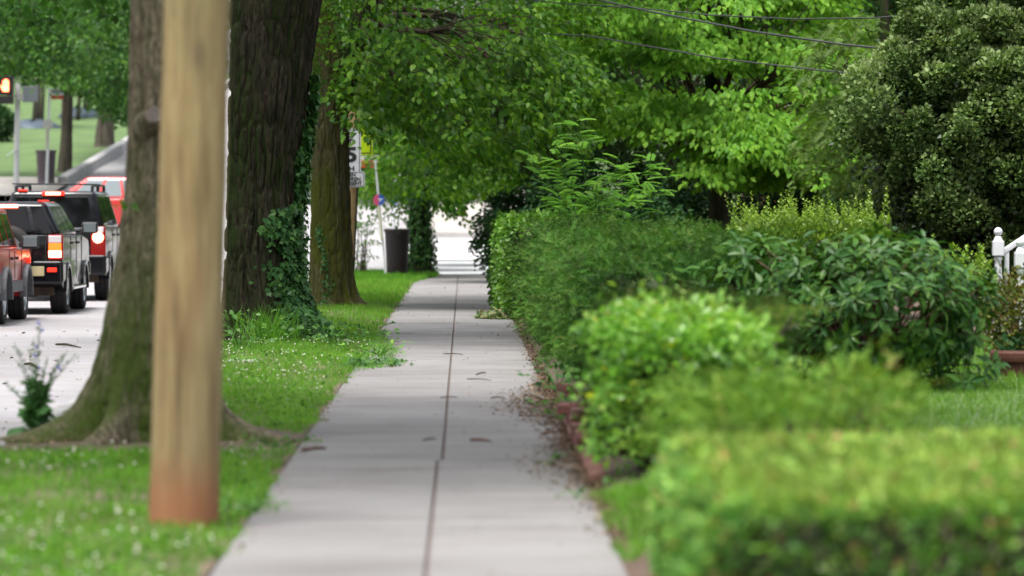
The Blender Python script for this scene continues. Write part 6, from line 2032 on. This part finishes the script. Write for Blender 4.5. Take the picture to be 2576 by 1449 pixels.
litter('leaf_litter', 'brown dry leaves and crumbs along the right sidewalk edge', 7000, None, right_edge, .028, 'leaf litter')


def all_walk(k):
    y = 14 + 66 * rng.random(k) ** .9
    x = XL + .05 + (XR - XL - .1) * rng.random(k) ** .6
    return x, y


litter('scattered_litter', 'tiny leaf crumbs scattered over the sidewalk slabs', 340, None, all_walk, .022, 'leaf litter')


def left_edge_f(k):
    y = rng.uniform(14, 88, k)
    return edge_left(y) + rng.normal(size=k) * .03 + .02, y


litter('edge_crumbs', 'brown crumbs along the left sidewalk edge by the grass', 1500, None, left_edge_f, .020, 'leaf litter')


def trunk_soil(k):
    a = rng.uniform(0, 2 * np.pi, k)
    return -1.95 + np.cos(a) * rng.uniform(.55, 1.1, k), 24.7 + np.sin(a) * rng.uniform(.3, 1.1, k)


litter('root_litter', 'dry leaf crumbs on the soil around the grey trunk base', 420, None, trunk_soil, .03, 'leaf litter', z=.03)


def road_lit(k):
    return rng.uniform(-8, -3.15, k), rng.uniform(28, 52, k)


litter('road_litter', 'brown twigs and crumbs scattered on the road slabs', 260, None, road_lit, .05, 'leaf litter', z=-.11, tm=LANCE6)

# pile of cut green leaves at the hedge foot
lp = gnd(1240, 800); k = 420
a = rng.uniform(0, 2 * np.pi, k); r = np.sqrt(rng.random(k))
p = np.stack([lp.x + .10 + np.cos(a) * r * .34, lp.y + np.sin(a) * r * .9, .02 + (1 - r) * .16 * rng.random(k)], 1)
o = leaves('leaf_pile', p, rn(k) * np.array([1, 1, .5]), UP + rn(k, .6), .085 * rng.uniform(.6, 1.3, k), LEAF6, 'clipping_leaf')
tag(o, 'small heap of pale green leaf clippings on the far sidewalk', 'leaf pile', kind='stuff')

# individual twigs
TW = [((1440, 1107), 80, 10, .010, 'long brown twig lying by the corner of the brick edging'), ((1210, 1108), 52, 5, .011, 'thick short brown twig lying on the right-hand slabs'), ((1080, 1106), 34, -2, .006, 'thin dark twig crossing the sidewalk centre joint'),
      ((1255, 1001), 36, 3, .007, 'straight dark twig on the slabs left of the leaf litter'), ((1210, 940), 26, -4, .008, 'dark curved twig in the middle of the right-hand slabs'), ((1350, 1048), 90, 5, .007, 'slender twig poking out of the leaf litter'),
      ((1395, 1088), 70, -6, .009, 'brown twig just above the long twig at the brick edging'), ((1335, 1015), 34, 22, .008, 'black forked twig at the edge of the leaf litter'), ((1140, 891), 50, 2, .007, 'thin twig lying across the centre joint beside the grass bulge'),
      ((1130, 1000), 44, 1, .005, 'faint straight twig left of the centre joint'), ((1425, 1120), 70, 1, .007, 'thin reddish twig below the long twig at the brick edging'), ((790, 1130), 62, -4, .013, 'brown twig at the end of the grey tree root'), ((1205, 955), 60, 4, .006, 'broken pale twig near the middle of the walk')]
for (px, py), ln, sl, r, lab in TW:
    a, b = gnd(px - ln / 2, py - sl / 2, .012), gnd(px + ln / 2, py + sl / 2, .012)
    m = a.lerp(b, .5) + Vector((0, .02, .006))
    mb = MB(); mb.tube([a, a.lerp(m, .5) + Vector((0, -.012, 0)), m, m.lerp(b, .6) + Vector((0, .015, .003)), b], [r * .7, r * .85, r * .8, r * .7, r * .4], 6)
    if 'fork' in lab: mb.tube([a, a + Vector((.01, .06, .05))], [r * .6, r * .3], 5)
    tag(mb.build('twig', MATS['stem_red_brown' if 'brown' in lab or 'red' in lab else 'twig_bark'], smooth=True), lab, 'twig', 'fallen twigs on the sidewalk')
for i, ((px, py), ln, lab) in enumerate([((172, 866), 62, 'crooked twig lying on the road beside the chicory plant'), ((78, 915), 30, 'reddish twig on the road behind the chicory plant')]):
    a, b = gnd(px - ln / 2, py, -.105), gnd(px + ln / 2, py + 8, -.105)
    mb = MB(); mb.tube([a, a.lerp(b, .4) + Vector((0, .12, .01)), b], [.012, .016, .006], 6)
    tag(mb.build('twig', MATS['twig_bark'], smooth=True), lab, 'twig', 'fallen twigs on the road')
# flat utility lid in the verge
lid = gnd(600, 909, .02)
mb = MB(); mb.box(lid + Vector((.05, 0, .0)), (.34, .5, .03)); tag(mb.build('access_cover', MATS['kerb_concrete'], bevel=.01), 'flat grey concrete access cover in the grass below the dark trunk', 'access cover')
# dark weedy strip across the road joint between the cars
k = 120
p = np.stack([rng.uniform(-7.4, -6.2, k), rng.normal(57.8, .35, k), np.full(k, -.11)], 1)
# low shrub branch at the corner by the bus stop
bb = at(915, 600, 87.5)
t = empty('corner_shrub', (bb.x - .1, 87.5, 0), 'thin leafy shrub at the corner left of the bus stop pole', 'shrub')
C = np.array([at(random.uniform(888, 940), random.uniform(560, 660), 87.5 + random.uniform(-.5, .5)) for _ in range(26)])
p, d, nn, _ = spray_leaves(C, C - np.array([bb.x, 87.5, .2]), .3, 12, droop=.5)
leaves('foliage', p, d, nn, .10, LANCE6, 'linden_leaf', t)
shrub_stems(t, (bb.x - .05, 87.5, 0), C, .012)
